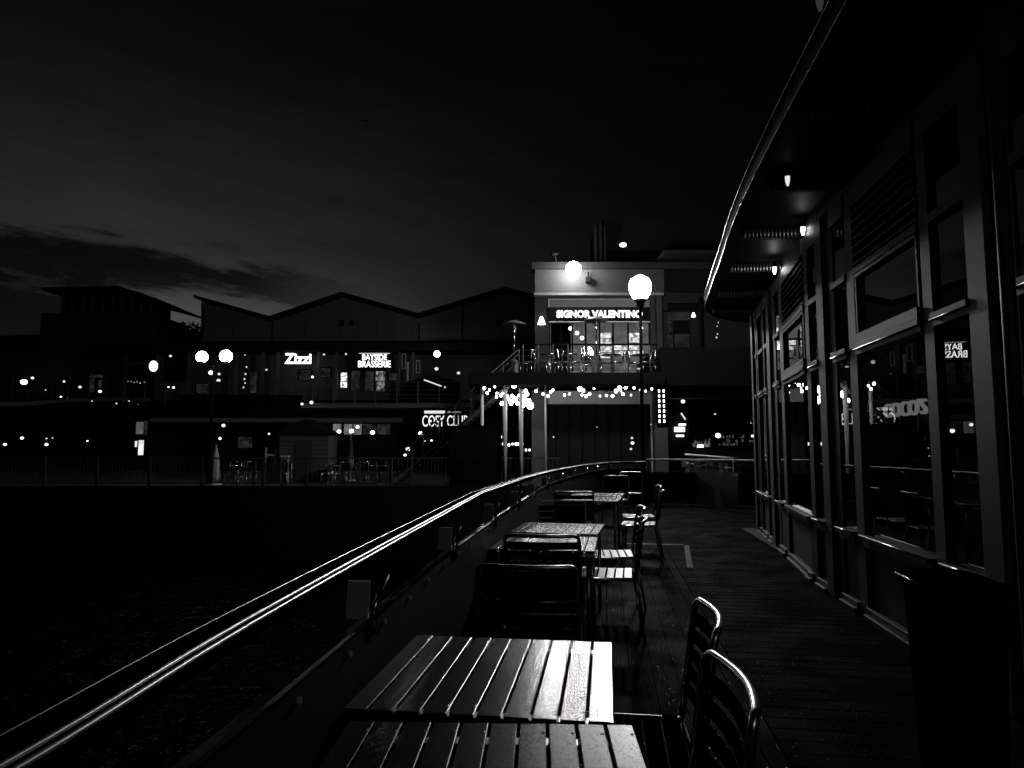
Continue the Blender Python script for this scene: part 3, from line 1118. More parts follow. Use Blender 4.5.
# balcony slab and columns under it
z1 = PT(0, 372.5, YB).z
z0 = PT(0, 384, YB).z
xa = PT(468, 378, YB).x
xb = PT(665, 378, YB).x
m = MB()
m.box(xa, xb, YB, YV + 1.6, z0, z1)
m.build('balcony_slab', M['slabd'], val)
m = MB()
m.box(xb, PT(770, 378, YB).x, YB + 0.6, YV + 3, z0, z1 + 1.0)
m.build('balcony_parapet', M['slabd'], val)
# ground floor
part('ground_wall', M['canvas'], val, (547, 385, 652, 404, YV + 0.6, 0.3), (652, 385, 657, 490, YV + 0.45, 0.4))
part('ground_pier', M['framed'], val, (532, 385, 547, 490, YV + 0.45, 0.4))
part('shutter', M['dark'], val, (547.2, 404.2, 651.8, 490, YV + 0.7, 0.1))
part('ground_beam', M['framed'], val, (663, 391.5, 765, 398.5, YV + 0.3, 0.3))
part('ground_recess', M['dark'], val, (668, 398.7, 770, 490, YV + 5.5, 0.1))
m = MB()
for xx in range(556, 650, 13):
    m.rect(xx, 404.5, xx + 0.8, 490, YV + 0.62, 0.06)
m.build('shutter_frame', M['blackm'], val)
part('pier', M['framed'], val, (655, 384.5, 668, 490, YV - 0.1, 0.5))
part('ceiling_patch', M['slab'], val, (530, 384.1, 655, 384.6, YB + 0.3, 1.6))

# name sign
def far_sign(name, label, px0, py0, px1, py1, Y, body, tw, th, material, board=None, bold=0.02, cat='sign', dx=0, dy=0):
    c = PT((px0 + px1) / 2, (py0 + py1) / 2, Y)
    s = empty(name, label, cat, c)
    w = PT(px1, py0, Y).x - PT(px0, py0, Y).x
    h = PT(px0, py0, Y).z - PT(px0, py1, Y).z
    if board:
        MB().box(-w / 2, w / 2, 0.03, 0.14, -h / 2, h / 2).build('board', board, s, bevel=0.01)
    text_mesh(body, w * tw, h * th, 0.05, material, s, bold=bold)
    return s


sg = far_sign('restaurant_sign', 'long black board with one line of white capital letters above the lit upper windows', 549, 307.3, 650, 320.6, YV - 0.3, 'SIGNOR VALENTINO', 0.85, 0.56, glow('name_letters', 1.6), M['blackm'], bold=0.05)

# the lettering slot sign on the pier: two upright columns of lit marks
v = PT(661.5, 401, YV - 0.35)
bs = empty('blade_sign', 'narrow upright lit sign with two columns of small glowing marks on the pier', 'sign', v)
MB().box(-0.20, 0.20, 0.0, 0.08, -0.88, 0.88).build('housing', M['blackm'], bs)
for s in (-1, 1):
    for k in range(9):
        m = MB()
        zc = -0.78 + k * 0.195
        m.box(s * 0.09 - 0.032, s * 0.09 + 0.032, -0.012, -0.003, zc - 0.055, zc + 0.055)
        m.build('lit_mark', M['g_sign'], bs)

# flood lamp on the wall, and the dark fitting beside it
fl = empty('flood_lamp', 'glaring white floodlight bracketed to the wall above the name sign', 'lamp', PT(572, 271, YV - 0.02))
MB().tube([(0, 0.0, -0.1), (0, -0.45, 0.02)], 0.03, 8).build('arm', M['blackm'], fl)
MB().box(-0.18, 0.18, -0.55, -0.35, -0.08, 0.16).build('housing', M['blackm'], fl, bevel=0.02)
m = MB()
m.sphere((0, -0.60, -0.08), 0.30, 20, 12)
m.build('glass', M['g_flood'], fl)
fd = empty('wall_fitting', 'small dark unlit fitting on the bright wall beside the floodlight', 'lamp', PT(588, 279, YV - 0.02))
MB().box(-0.10, 0.10, -0.22, 0.0, -0.18, 0.05).build('body', M['blackm'], fd, bevel=0.02)
MB().tube([(0, -0.12, 0.05), (0, -0.12, 0.25)], 0.03, 8).build('stem', M['blackm'], fd)
fd = empty('security_camera', 'small dark camera on a bracket at the roof corner beside the floodlight', 'camera', PT(556, 262, YV - 0.2))
MB().tube([(0, 0, 0), (-0.05, -0.2, 0.25)], 0.025, 6).build('bracket', M['blackm'], fd)
MB().tube([(-0.2, -0.35, 0.22), (0.05, -0.15, 0.3)], 0.06, 8).build('housing', M['blackm'], fd)
rl = empty('roof_lamp', 'small oval white lamp high on the dark plant room above the restaurant', 'lamp', PT(623, 245, YV + 1.15))
MB().sphere((0, 0, 0), 0.15, 14, 8, 0.6).build('glass', M['g_soft'], rl)
MB().box(-0.2, 0.2, 0.0, 0.04, -0.13, 0.13).build('backplate', M['blackm'], rl)


def cone_lamp(px, py, Y, label, r=0.16, material=None):
    t = empty('wall_lantern', label, 'lamp', PT(px, py, Y), 0, 'small cone-shaped wall lanterns')
    MB().lathe([(0.0, r * 1.2), (r * 0.35, r * 1.0), (r, -r * 0.8), (0.0, -r * 0.8)], n=14).build('shade', material or M['g_soft'], t)
    MB().tube([(0, 0, r), (0, 0.22, r * 1.3)], 0.015, 6).build('bracket', M['blackm'], t)


cone_lamp(541.5, 321, YV - 0.25, 'cone lantern on the pale wall left of the name sign')
cone_lamp(641, 327, YV - 0.5, 'small cone lantern under the right end of the name sign', 0.08)
cone_lamp(693.5, 315, YV - 0.1, 'small cone lantern in the dark right wing of the restaurant', 0.09)
for i, (px, py) in enumerate(((570.5, 328.5), (577, 333), (582, 338))):
    t = empty('globe_pendant', ['highest of three globe pendants behind the restaurant glass', 'middle of three globe pendants behind the restaurant glass', 'lowest of three globe pendants behind the restaurant glass'][i],
              'lamp', PT(px, py, YV + 1.2 - 0.0), 0, 'globe pendants in the restaurant window')
    MB().sphere((0, 0, 0), 0.085, 12, 8).build('globe', M['g_soft'], t)
    MB().tube([(0, 0, 0.08), (0, 0, 1.1)], 0.008, 5).build('cord', M['blackm'], t)

# balcony railing, heaters, furniture
ZB = z1
br = empty('balcony_railing', 'thin steel balcony railing with a bright handrail in front of the lit windows', 'railing')
a1, a2, a3 = PT(523, 352.5, YB + 0.3), PT(597, 348.0, YB + 0.1), PT(651, 347.0, YB + 0.2)
hz = ZB + 1.02
pts = [Vector((a1.x, YB + 1.8, hz)), Vector((a1.x, YB + 0.12, hz)), Vector((a2.x, YB + 0.12, hz)), Vector((a3.x + 0.2, YB + 0.12, hz))]
MB().tube(pts, 0.028, 6, smooth=False).build('handrail', M['steel'], br)
for k, dz in enumerate((0.22, 0.42, 0.62, 0.82)):
    MB().tube([p + Vector((0, 0, -1.02 + dz)) for p in pts], 0.008, 5).build('wire', M['fence'], br)
for px in (523, 538, 553, 568, 583, 598, 613, 628, 650):
    xx = PT(px, 360, YB + 0.12).x
    MB().tube([(xx, YB + 0.12, ZB), (xx, YB + 0.12, hz + 0.02)], 0.022, 6).build('post', M['fence'], br)


def heater(px, Y, zbase, label, h=2.25):
    t = empty('patio_heater', label, 'heater', (PT(px, 360, Y).x, Y, zbase), 0, 'mushroom patio heaters on the balconies')
    MB().lathe([(0.0, 0.0), (0.24, 0.0), (0.24, 0.05), (0.20, 0.08), (0.20, 0.62), (0.06, 0.72), (0.0, 0.72)]).build('base', M['framed'], t)
    MB().tube([(0, 0, 0.7), (0, 0, h - 0.35)], 0.028, 8).build('pole', M['steel'], t)
    MB().lathe([(0.07, h - 0.38), (0.10, h - 0.12), (0.06, h - 0.08)], n=14).build('burner', M['steel'], t)
    MB().lathe([(0.0, h + 0.08), (0.15, h + 0.07), (0.46, h - 0.06), (0.47, h - 0.08), (0.0, h - 0.04)], n=24).build('hood', M['framed'], t)


heater(596.5, YB + 1.1, ZB, 'patio heater with a wide hood in front of the lit restaurant windows', 2.15)
heater(514, YB + 1.9, ZB, 'patio heater standing at the unlit left end of the balcony', 2.15)

gB = 'metal chairs on the restaurant balcony'
lab = ['balcony chair at the left end behind the railing', 'balcony chair left of the folded table pair', 'balcony chair nearest the left heater',
       'balcony chair with a bright back near the railing centre', 'balcony chair right of the bright-backed one', 'balcony chair under the lit middle windows',
       'balcony chair below the brightest window', 'balcony chair right of the centre heater', 'balcony chair second from the street lamp pole', 'balcony chair at the right end by the pilaster']
for i, (px, dy, rot) in enumerate([(529, 0.7, 60), (541, 0.6, -95), (556, 0.9, 90), (563, 0.6, -80), (576, 0.6, 95), (588, 1.5, 180), (606, 0.8, -90), (617, 0.7, 90), (634, 0.8, -85), (647, 0.7, 95)]):
    chair(0, 0, rot, lab[i], loc=(PT(px, 365, YB + dy).x, YB + dy, ZB), group=gB)
for i, (px, dy) in enumerate([(549, 0.75), (570, 0.75), (611, 0.8), (641, 0.8)]):
    t = empty('round_table', ['round balcony table left of the bright chair', 'round balcony table right of the bright chair', 'round balcony table under the brightest window', 'round balcony table at the right end by the lamp pole'][i],
              'table', (PT(px, 365, YB + dy).x, YB + dy, ZB), 0, 'round tables on the restaurant balcony')
    MB().lathe([(0.0, 0.745), (0.36, 0.745), (0.37, 0.73), (0.36, 0.715), (0.0, 0.715)]).build('tabletop', M['steel'], t)
    MB().tube([(0, 0, 0.02), (0, 0, 0.715)], 0.03, 8).build('pedestal', M['alu'], t)
    MB().lathe([(0.0, 0.03), (0.22, 0.015), (0.22, 0.0), (0.0, 0.0)]).build('base', M['alu'], t)
t = empty('candle_lantern', 'small lit candle lantern standing on the right-hand balcony table', 'lamp', (PT(641.5, 365, YB + 0.8).x, YB + 0.8, ZB + 0.746))
MB().lathe([(0.0, 0.26), (0.03, 0.24), (0.07, 0.12), (0.06, 0.0), (0.0, 0.0)], n=12).build('glass', M['g_small'], t)

# slim columns under the balcony and their festoon lights
for i, (px, Y, r) in enumerate(((505, 24.9, 0.075), (521, 24.9, 0.075), (482, 25.2, 0.06), (545.5, 25.0, 0.03))):
    p = PT(px, 420, Y)
    t = empty('slim_column', ['white round column under the balcony, left of the bright pair', 'white round column under the balcony, right of the bright pair', 'thin pale column beside the staircase under the balcony edge', 'very thin pipe column in front of the left pier'][i],
              'column', (p.x, Y, -0.06), 0, 'slim columns holding up the balcony')
    MB().tube([(0, 0, 0.03), (0, 0, z0 + 0.06)], r, 12).build('shaft', M['white'], t)
    MB().lathe([(0.0, 0.04), (r * 2, 0.04), (r * 2, 0.0)], n=12).build('base', M['plate'], t)


BIG = {(580, 389), (619.6, 388), (616, 391), (583, 390.5), (514, 384.6), (523.3, 398), (530.3, 405.7)}


def festoon(label, Y, pts, r=0.055, material=None, jitter=0.25, top=None):
    root = empty('festoon_lights', label, 'string lights', PT(pts[0][0], pts[0][1], Y), 0, 'festoon light strings under the balcony')
    o = root.location.copy()
    cable = []
    rnd = random.Random(len(pts))
    for px, py in pts:
        YY = Y + rnd.uniform(-jitter, jitter)
        p = PT(px, py, YY)
        rr = r * (1.5 if (px, py) in BIG else rnd.uniform(0.55, 0.95))
        MB().sphere(p - o, rr, 10, 7, 1.15).build('bulb', material or M['g_bulb'], root)
        cable.append(p - o + Vector((0, 0, rr + 0.04)))
    MB().tube(cable, 0.008, 4).build('cable', M['blackm'], root)


festoon('sparse festoon string over the staircase head, left of the bright cluster', 24.2, [(484.3, 388.2), (487.2, 393), (489.5, 390), (494.8, 386.8), (497, 393.4), (496.5, 397), (501, 395.5), (502.8, 393.4)], 0.05)
festoon('dense tangled festoon string around the tops of the two white columns', 25.4,
        [(502, 403.4), (504.5, 399), (506.6, 396.4), (512.4, 396), (514, 384.6), (520.4, 390), (525.6, 391), (527, 394), (523.3, 398), (519, 395.5), (516, 398.7), (513, 401), (517.4, 403.4), (521, 403.4), (524, 401.6), (529, 400.7), (528, 404), (523.3, 405.5), (530.3, 405.7), (509, 399.5), (511, 403)], 0.075, jitter=0.5)
festoon('festoon string swagged along the lit wall beneath the balcony', 25.6,
        [(536, 391), (543, 394), (548, 396), (550.7, 392), (555.4, 385.5), (564.5, 395), (569.5, 394), (580, 389), (582, 395), (586, 396), (589.6, 394), (594, 388.5), (606.5, 395.5), (612.6, 396), (619.6, 388), (623, 394), (625.5, 388), (627.6, 385.5), (634, 388), (645.6, 391), (651.7, 389)], 0.052, jitter=0.35)
festoon('second festoon string crossing the ceiling beneath the balcony', 26.4, [(538, 387.5), (553, 390), (577, 387), (583, 390.5), (600, 396), (616, 391), (621, 391), (631, 395), (640, 390)], 0.05, material=glow('weak_bulb', 5.0))
festoon('low row of round lamps glowing between the two white columns', 31, [(501, 437), (503.8, 444), (508.8, 445), (512.5, 444), (516, 444), (518.5, 444), (522, 444), (526, 450), (529.6, 450)], 0.085, material=M['g_small'])

# staircase down from the balcony
stc = empty('outdoor_staircase', 'steel staircase climbing from the promenade to the restaurant balcony with pale handrails', 'staircase')
tp, bt = PT(519, 388, 26.3), PT(395, 486, 27.4)
tp.z = ZB
bt.z = -0.05
ns = 24
m = MB()
for k in range(ns):
    p = bt.lerp(tp, (k + 0.5) / ns)
    m.box(p.x - 0.16, p.x + 0.12, p.y - 0.7, p.y + 0.7, p.z - 0.03, p.z + 0.01)
m.build('treads', M['framed'], stc)
for s in (-0.72, 0.72):
    d = Vector((0, s, 0))
    m = MB()
    m.tube([bt + d, tp + d], 0.09, 4, smooth=False)
    m.build('stringer', M['framed'], stc)
    m = MB()
    up = Vector((0, 0, 1.0))
    m.tube([bt + d + up, tp + d + up], 0.028, 6)
    m.tube([bt + d + up * 0.55, tp + d + up * 0.55], 0.014, 6)
    m.build('handrail', M['fence'], stc)
    for k in range(0, ns + 1, 3):
        p = bt.lerp(tp, k / ns) + d
        MB().tube([p, p + up], 0.018, 6).build('baluster', M['frame'], stc)

# dark kiosk box in front of the stairs
kb = empty('service_kiosk', 'black square kiosk hiding the foot of the staircase', 'kiosk', (PT(475, 440, 24.9).x - 0.0, 25.6, -0.05))
w = PT(500, 440, 25.2).x - PT(449, 440, 25.2).x
MB().box(-w / 2, w / 2, -0.5, 0.5, 0, 2.18).build('body', M['black'], kb)
MB().box(-w / 2 - 0.04, w / 2 + 0.04, -0.54, 0.54, 2.182, 2.24).build('roof', M['black'], kb)
MB().box(-w / 2 + 0.2, w / 2 - 0.2, -0.52, -0.502, 0.9, 1.9).build('shutter', M['blackm'], kb)
ub = empty('folded_banner', 'pale narrow folded banner leaning below the kiosk, behind the curved rail', 'banner', (PT(487, 470, 22).x, 25.3, -0.05), R(0))

# ================================================================ STREET LAMPS
def globe_light(c, r, material, root, name='globe'):
    return MB().sphere(c, r, 20, 14).build(name, material, root)


p = PT(640, 287, 20)
sl = empty('street_lamp', 'tall black street lamp with one glaring lantern in front of the restaurant sign', 'street lamp', (p.x, p.y, -0.1))
H = p.z + 0.1
MB().tube([(0, 0, 0), (0, 0, 0.9)], [0.12, 0.09], 12).build('base', M['blackm'], sl)
MB().tube([(0, 0, 0.9), (0, 0, H - 0.62)], [0.062, 0.045], 10).build('pole', M['blackm'], sl)
MB().lathe([(0.05, H - 0.62), (0.13, H - 0.56), (0.10, H - 0.50), (0.20, H - 0.40), (0.20, H - 0.37), (0.0, H - 0.37)]).build('lantern_base', M['frame'], sl)
lan = MB()
lan.lathe([(0.0, H - 0.36), (0.19, H - 0.36), (0.30, H - 0.15), (0.33, H + 0.05), (0.27, H + 0.22), (0.12, H + 0.32), (0.0, H + 0.33)], n=20)
lan.build('globe', M['g_lamp'], sl)
MB().lathe([(0.0, H + 0.45), (0.04, H + 0.42), (0.08, H + 0.345), (0.0, H + 0.34)]).build('finial', M['blackm'], sl)

p = PT(214, 357, 28)
tw = empty('street_lamp', 'black lamp post carrying twin glowing globes before the left shops', 'street lamp', (p.x, p.y, -0.06))
H = p.z + 0.06
MB().tube([(0, 0, 0), (0, 0, 0.9)], [0.12, 0.09], 12).build('base', M['blackm'], tw)
MB().tube([(0, 0, 0.9), (0, 0, H - 0.35)], [0.06, 0.04], 10).build('pole', M['blackm'], tw)
MB().tube([(-0.49, 0, H - 0.26), (-0.40, 0, H - 0.36), (0, 0, H - 0.42), (0.40, 0, H - 0.36), (0.49, 0, H - 0.26)], 0.03, 8).build('cross_arm', M['blackm'], tw)
for s in (-1, 1):
    globe_light((s * 0.49, 0, H + (0.03 if s > 0 else 0)), 0.25 if s > 0 else 0.23, M['g_twin'], tw)
    MB().lathe([(0.05, H - 0.26), (0.13, H - 0.22), (0.12, H - 0.19), (0.0, H - 0.19)], (s * 0.49, 0, 0), 12).build('globe_holder', M['blackm'], tw)
for s in (-0.35, 0.0, 0.3):
    pass

# ================================================================ GABLED RESTAURANT ROW (left)
YG = 41.0
row = empty('gabled_restaurant_row', 'long two-storey row of restaurants under a zigzag gabled roofline', 'building')


def zx(px, py, Y=YG):
    q = PT(px, py, Y)
    return (q.x, q.z)


bot = 342.5
gab = MB()
gab.prism([zx(201, bot), zx(201, 301.5), zx(272, 321.5), zx(343, 297.5), zx(419, 318.5), zx(505, 292.5), zx(535, 302), zx(535, bot)], YG, YG + 0.3)
gab.build('gable_wall', M['walld'], row)
# sloping roofs that run back from the zigzag front, with an overhang
rf = MB()
ridge = [zx(197, 299), zx(272, 320), zx(343, 296), zx(419, 317), zx(505, 291), zx(538, 300)]
for (xa_, za_), (xb_, zb_) in zip(ridge, ridge[1:]):
    q = [(xa_, YG - 0.5, za_), (xb_, YG - 0.5, zb_), (xb_, YG + 14, zb_), (xa_, YG + 14, za_)]
    q2 = [(x_, y_, z_ + 0.16) for x_, y_, z_ in q]
    rf.add(q + q2, [(0, 1, 2, 3), (7, 6, 5, 4), (0, 4, 5, 1), (2, 6, 7, 3), (0, 3, 7, 4), (1, 5, 6, 2)])
rf.build('roof', M['roof'], row)
part('gable_vent', M['blackm'], row, (339, 320, 344, 326, YG - 0.03, 0.02), (349.5, 320, 354, 326, YG - 0.03, 0.02))
part('gable_vent', M['blackm'], row, (497, 320, 501, 326, YG - 0.03, 0.02), (508, 320, 512, 326, YG - 0.03, 0.02))
part('gutter', M['blackm'], row, (201, 341.2, 535, 342.4, YG - 0.12, 0.1))
for px in (203, 272, 419, 462):
    part('downpipe', M['roof'], row, (px - 0.5, 322 if px in (272, 419) else 306, px + 0.5, 341, YG - 0.08, 0.06))
for px in range(214, 530, 18):
    part('cladding_joint', M['roof'], row, (px, 323, px + 0.35, 341, YG - 0.012, 0.01))
part('eaves_band', M['roof'], row, (120, 343, 535, 345.2, YG - 0.5, 0.6), (120, 345.4, 535, 349.5, YG - 0.2, 0.6))
part('upper_shopfront', M['walld'], row, (155, 350, 535, 400, YG + 1.9, 0.3))
part('upper_ceiling', M['roof'], row, (150, 349.6, 535, 350.4, YG - 0.1, 2.0))
# balcony floor
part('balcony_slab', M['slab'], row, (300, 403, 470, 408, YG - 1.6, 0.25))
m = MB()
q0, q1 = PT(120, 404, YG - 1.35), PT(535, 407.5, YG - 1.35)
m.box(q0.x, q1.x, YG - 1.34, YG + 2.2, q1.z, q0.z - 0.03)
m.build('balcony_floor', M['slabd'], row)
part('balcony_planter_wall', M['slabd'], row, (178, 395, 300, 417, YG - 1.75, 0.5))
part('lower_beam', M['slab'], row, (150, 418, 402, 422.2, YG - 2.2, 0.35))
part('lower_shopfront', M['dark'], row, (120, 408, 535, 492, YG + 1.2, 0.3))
# posts of the upper shopfront
for i, px in enumerate((188, 236, 262, 277, 318, 336, 399, 413)):
    part('shopfront_post', M['frame'], row, (px - 1.2, 350.5, px + 1.2, 400, YG + 0.6, 0.2))
# glazed doors with frames
def door(px0, py0, px1, py1, material, Y=YG + 1.8):
    d = part('door', material, row, (px0, py0, px1, py1, Y, 0.04))
    mm = MB()
    w_ = 0.8
    mm.rect(px0 - w_, py0 - w_, px1 + w_, py0, Y - 0.06, 0.08)
    mm.rect(px0 - w_, py0, px0, py1, Y - 0.06, 0.08)
    mm.rect(px1, py0, px1 + w_, py1, Y - 0.06, 0.08)
    o = mm.build('door_frame', M['frame'], d)
    return d


door(250, 372, 256.5, 393, M['g_roomd'])
door(259.5, 372, 262, 393, M['dark'])
for k, (x0_, y0_, x1_, y1_, mm_) in enumerate([(340.5, 372.5, 347, 387.5, 'g_bar'), (351, 371, 360, 390, 'g_roomd'), (365, 371, 374, 391, 'g_roomd'), (375.5, 371, 385, 391, 'g_room'),
                                                (389, 373, 397, 380, 'g_roomd'), (299, 370, 311, 380, 'g_roomd'), (320, 368, 330, 377, 'g_roomd'), (196, 384, 208, 393, 'g_roomd'), (166, 352, 185, 382, 'dark')]):
    f = part('window', M[mm_], row, (x0_, y0_, x1_, y1_, YG + 1.82, 0.03))
    fr = MB()
    fr.rect(x0_ - 0.9, y0_ - 0.9, x1_ + 0.9, y0_, YG + 1.76, 0.1)
    fr.rect(x0_ - 0.9, y0_, x0_, y1_, YG + 1.76, 0.1)
    fr.rect(x1_, y0_, x1_ + 0.9, y1_, YG + 1.76, 0.1)
    fr.build('window_frame', M['blackm'], f)
# frames of pale trim right of the two-line sign
for (x0_, y0_, x1_, y1_) in ((401.5, 353.5, 406, 369), (416, 360, 420, 373)):
    f = MB()
    f.rect(x0_, y0_, x1_, y0_ + 0.7, YG + 0.4, 0.06)
    f.rect(x0_, y1_ - 0.7, x1_, y1_, YG + 0.4, 0.06)
    f.rect(x0_, y0_ + 0.72, x0_ + 0.7, y1_ - 0.72, YG + 0.4, 0.06)
    f.rect(x1_ - 0.7, y0_ + 0.72, x1_, y1_ - 0.72, YG + 0.4, 0.06)
    f.build('pale_trim_frame', M['white'], row)
part('lit_jamb', M['white'], row, (406.6, 362, 408.6, 391, YG + 0.5, 0.15))
# lower windows
for (x0_, x1_) in ((333, 341), (344, 352), (353.5, 361.5), (363, 376), (377, 390)):
    f = part('window', M['g_curtain'] if x1_ < 363 else M['g_roomd'], row, (x0_, 424, x1_, 434.5, YG + 1.1, 0.04))
part('lower_pier', M['slabd'], row, (262, 422.3, 268, 488, YG - 0.2, 0.4), (402, 422.3, 406, 488, YG - 0.2, 0.4), (196, 422.3, 200, 488, YG - 0.2, 0.4))
part('lower_window', M['g_roomd'], row, (238, 437, 252, 448, YG + 1.1, 0.04), (308, 438, 322, 446, YG + 1.1, 0.04))

# balcony railing of the row
rr = empty('balcony_railing', 'dark post-and-rail balcony railing along the gabled restaurant row', 'railing')
Yr = YG - 1.5
zt = PT(0, 381.5, Yr).z
zb_ = PT(0, 403, Yr).z
xl, xr = PT(120, 390, Yr).x, PT(470, 390, Yr).x
m = MB()
m.box(xl, xr, Yr - 0.03, Yr + 0.03, zt - 0.04, zt)
m.build('handrail', M['fence'], rr)
m = MB()
for k in range(1, 5):
    zz = zb_ + (zt - zb_) * k / 5
    m.box(xl, xr, Yr - 0.01, Yr + 0.01, zz - 0.012, zz + 0.012)
m.build('wires', M['fence'], rr)
px = 124
while px < 470:
    q = PT(px, 390, Yr).x
    m = MB()
    m.box(q - 0.03, q + 0.03, Yr - 0.035, Yr + 0.035, zb_, zt + 0.01)
    m.build('post', M['frame'], rr)
    px += 21.0

# signs on the row
s = far_sign('restaurant_sign', 'blazing white five-letter word in rounded lettering, right of the twin globe lamp', 284.5, 353, 311.5, 364, YG + 0.2, 'Zizzi', 0.98, 0.95, M['g_sign'], None, bold=0.02)
c = PT(374.5, 360.5, YG + 0.2)
s = empty('restaurant_sign', 'two-line white neon sign in narrow capitals over lit restaurant windows', 'sign', c)
wu = PT(386.5, 357, YG).x - PT(362, 357, YG).x
wl = PT(390.5, 364, YG).x - PT(358, 364, YG).x
o = text_mesh('BAYSIDE', wu, 0.34, 0.05, M['g_sign'], s, bold=0.0)
o.location = (-0.0, 0, 0.20)
o = text_mesh('BRASSERIE', wl, 0.38, 0.05, M['g_sign'], s, bold=0.0)
o.location = (0.0, 0, -0.21)
MB().box(-wl / 2 - 0.1, wl / 2 + 0.1, 0.04, 0.12, -0.48, 0.48).build('board', M['blackm'], s)
MB().box(-wl / 2 + 0.05, wl / 2 - 0.05, -0.02, 0.03, 0.42, 0.45).build('top_light_strip', M['g_dim'], s)
# cosy club
c = PT(443, 421, YG - 2.4)
s = empty('club_sign', 'white lit capital letters under a glowing strip on the lower floor by the stairs', 'sign', c)
o = text_mesh('COSY CLUB', PT(469, 421, YG - 2.4).x - PT(423.5, 421, YG - 2.4).x, 0.62, 0.05, glow('club_letters', 1.2), s, bold=0.0)
o.location = (0.12, 0, 0.0)
MB().sphere((-0.70, 0.0, 0.0), 0.055, 8, 6).build('disc', M['g_small'], s)
MB().box(-1.3, 1.5, 0.05, 0.13, -0.45, 0.75).build('board', M['blackm'], s)
MB().box(-1.05, 0.10, -0.02, 0.04, 0.42, 0.58).build('light_strip', M['g_dim'], s)
MB().box(0.2, 1.0, -0.02, 0.04, 0.46, 0.54).build('light_strip', glow('weak_strip', 0.25), s)
# oval sign
c = PT(153, 366, 34)
s = empty('oval_sign', 'small upright white oval sign with two dark strokes, projecting at far left', 'sign', c)
m = MB()
m.tube([(0, 0, 0), (0, 0.1, 0)], 0.2, 24)
for q in m.v:
    q.z *= 1.35
    q.x *= 1.0
m.build('lit_disc', glow('oval_face', 1.6), s)
m = MB()
for zc in (0.055, -0.065):
    m.tube([(-0.12, -0.01, zc + 0.01), (-0.05, -0.01, zc + 0.035), (0.02, -0.01, zc - 0.005), (0.12, -0.01, zc + 0.015)], 0.016, 5)
m.build('dark_strokes', M['blackm'], s)
MB().box(0.18, 0.45, 0.03, 0.07, -0.02, 0.02).build('bracket', M['blackm'], s)

# the star-like spotlight
p = PT(437, 354, YG - 1.9)
t = empty('spot_lamp', 'small intensely bright round lamp between the two-line sign and the balcony stairs', 'lamp', p)
MB().sphere((0, 0, 0), 0.17, 12, 8).build('glass', M['g_star'], t)
MB().tube([(0, 0.0, 0.15), (0, 0.25, 0.3), (0, 2.3, 0.3)], 0.02, 6).build('arm', M['blackm'], t)
a, b2 = PT(424, 379.8, YG - 2.0), PT(441.5, 386.2, YG - 2.0)
t = empty('tube_light', 'slanting glowing tube light in the dark bay right of the two-line sign', 'lamp', a)
MB().tube([(0, 0, 0), b2 - a], 0.035, 8).build('tube', M['g_dim'], t)
MB().sphere(PT(445, 387.3, YG - 2.0) - a, 0.05, 8, 6).build('end_lamp', M['g_dim'], t)
t = empty('awning', 'dark peaked awning behind the slanting tube light', 'awning', PT(432, 392, YG - 1.0))
MB().prism([(-1.6, -0.6), (1.6, -0.6), (1.6, 0.6), (0.0, 1.0), (-1.6, 0.6)], 0, 1.0).build('canvas', M['blackm'], t)


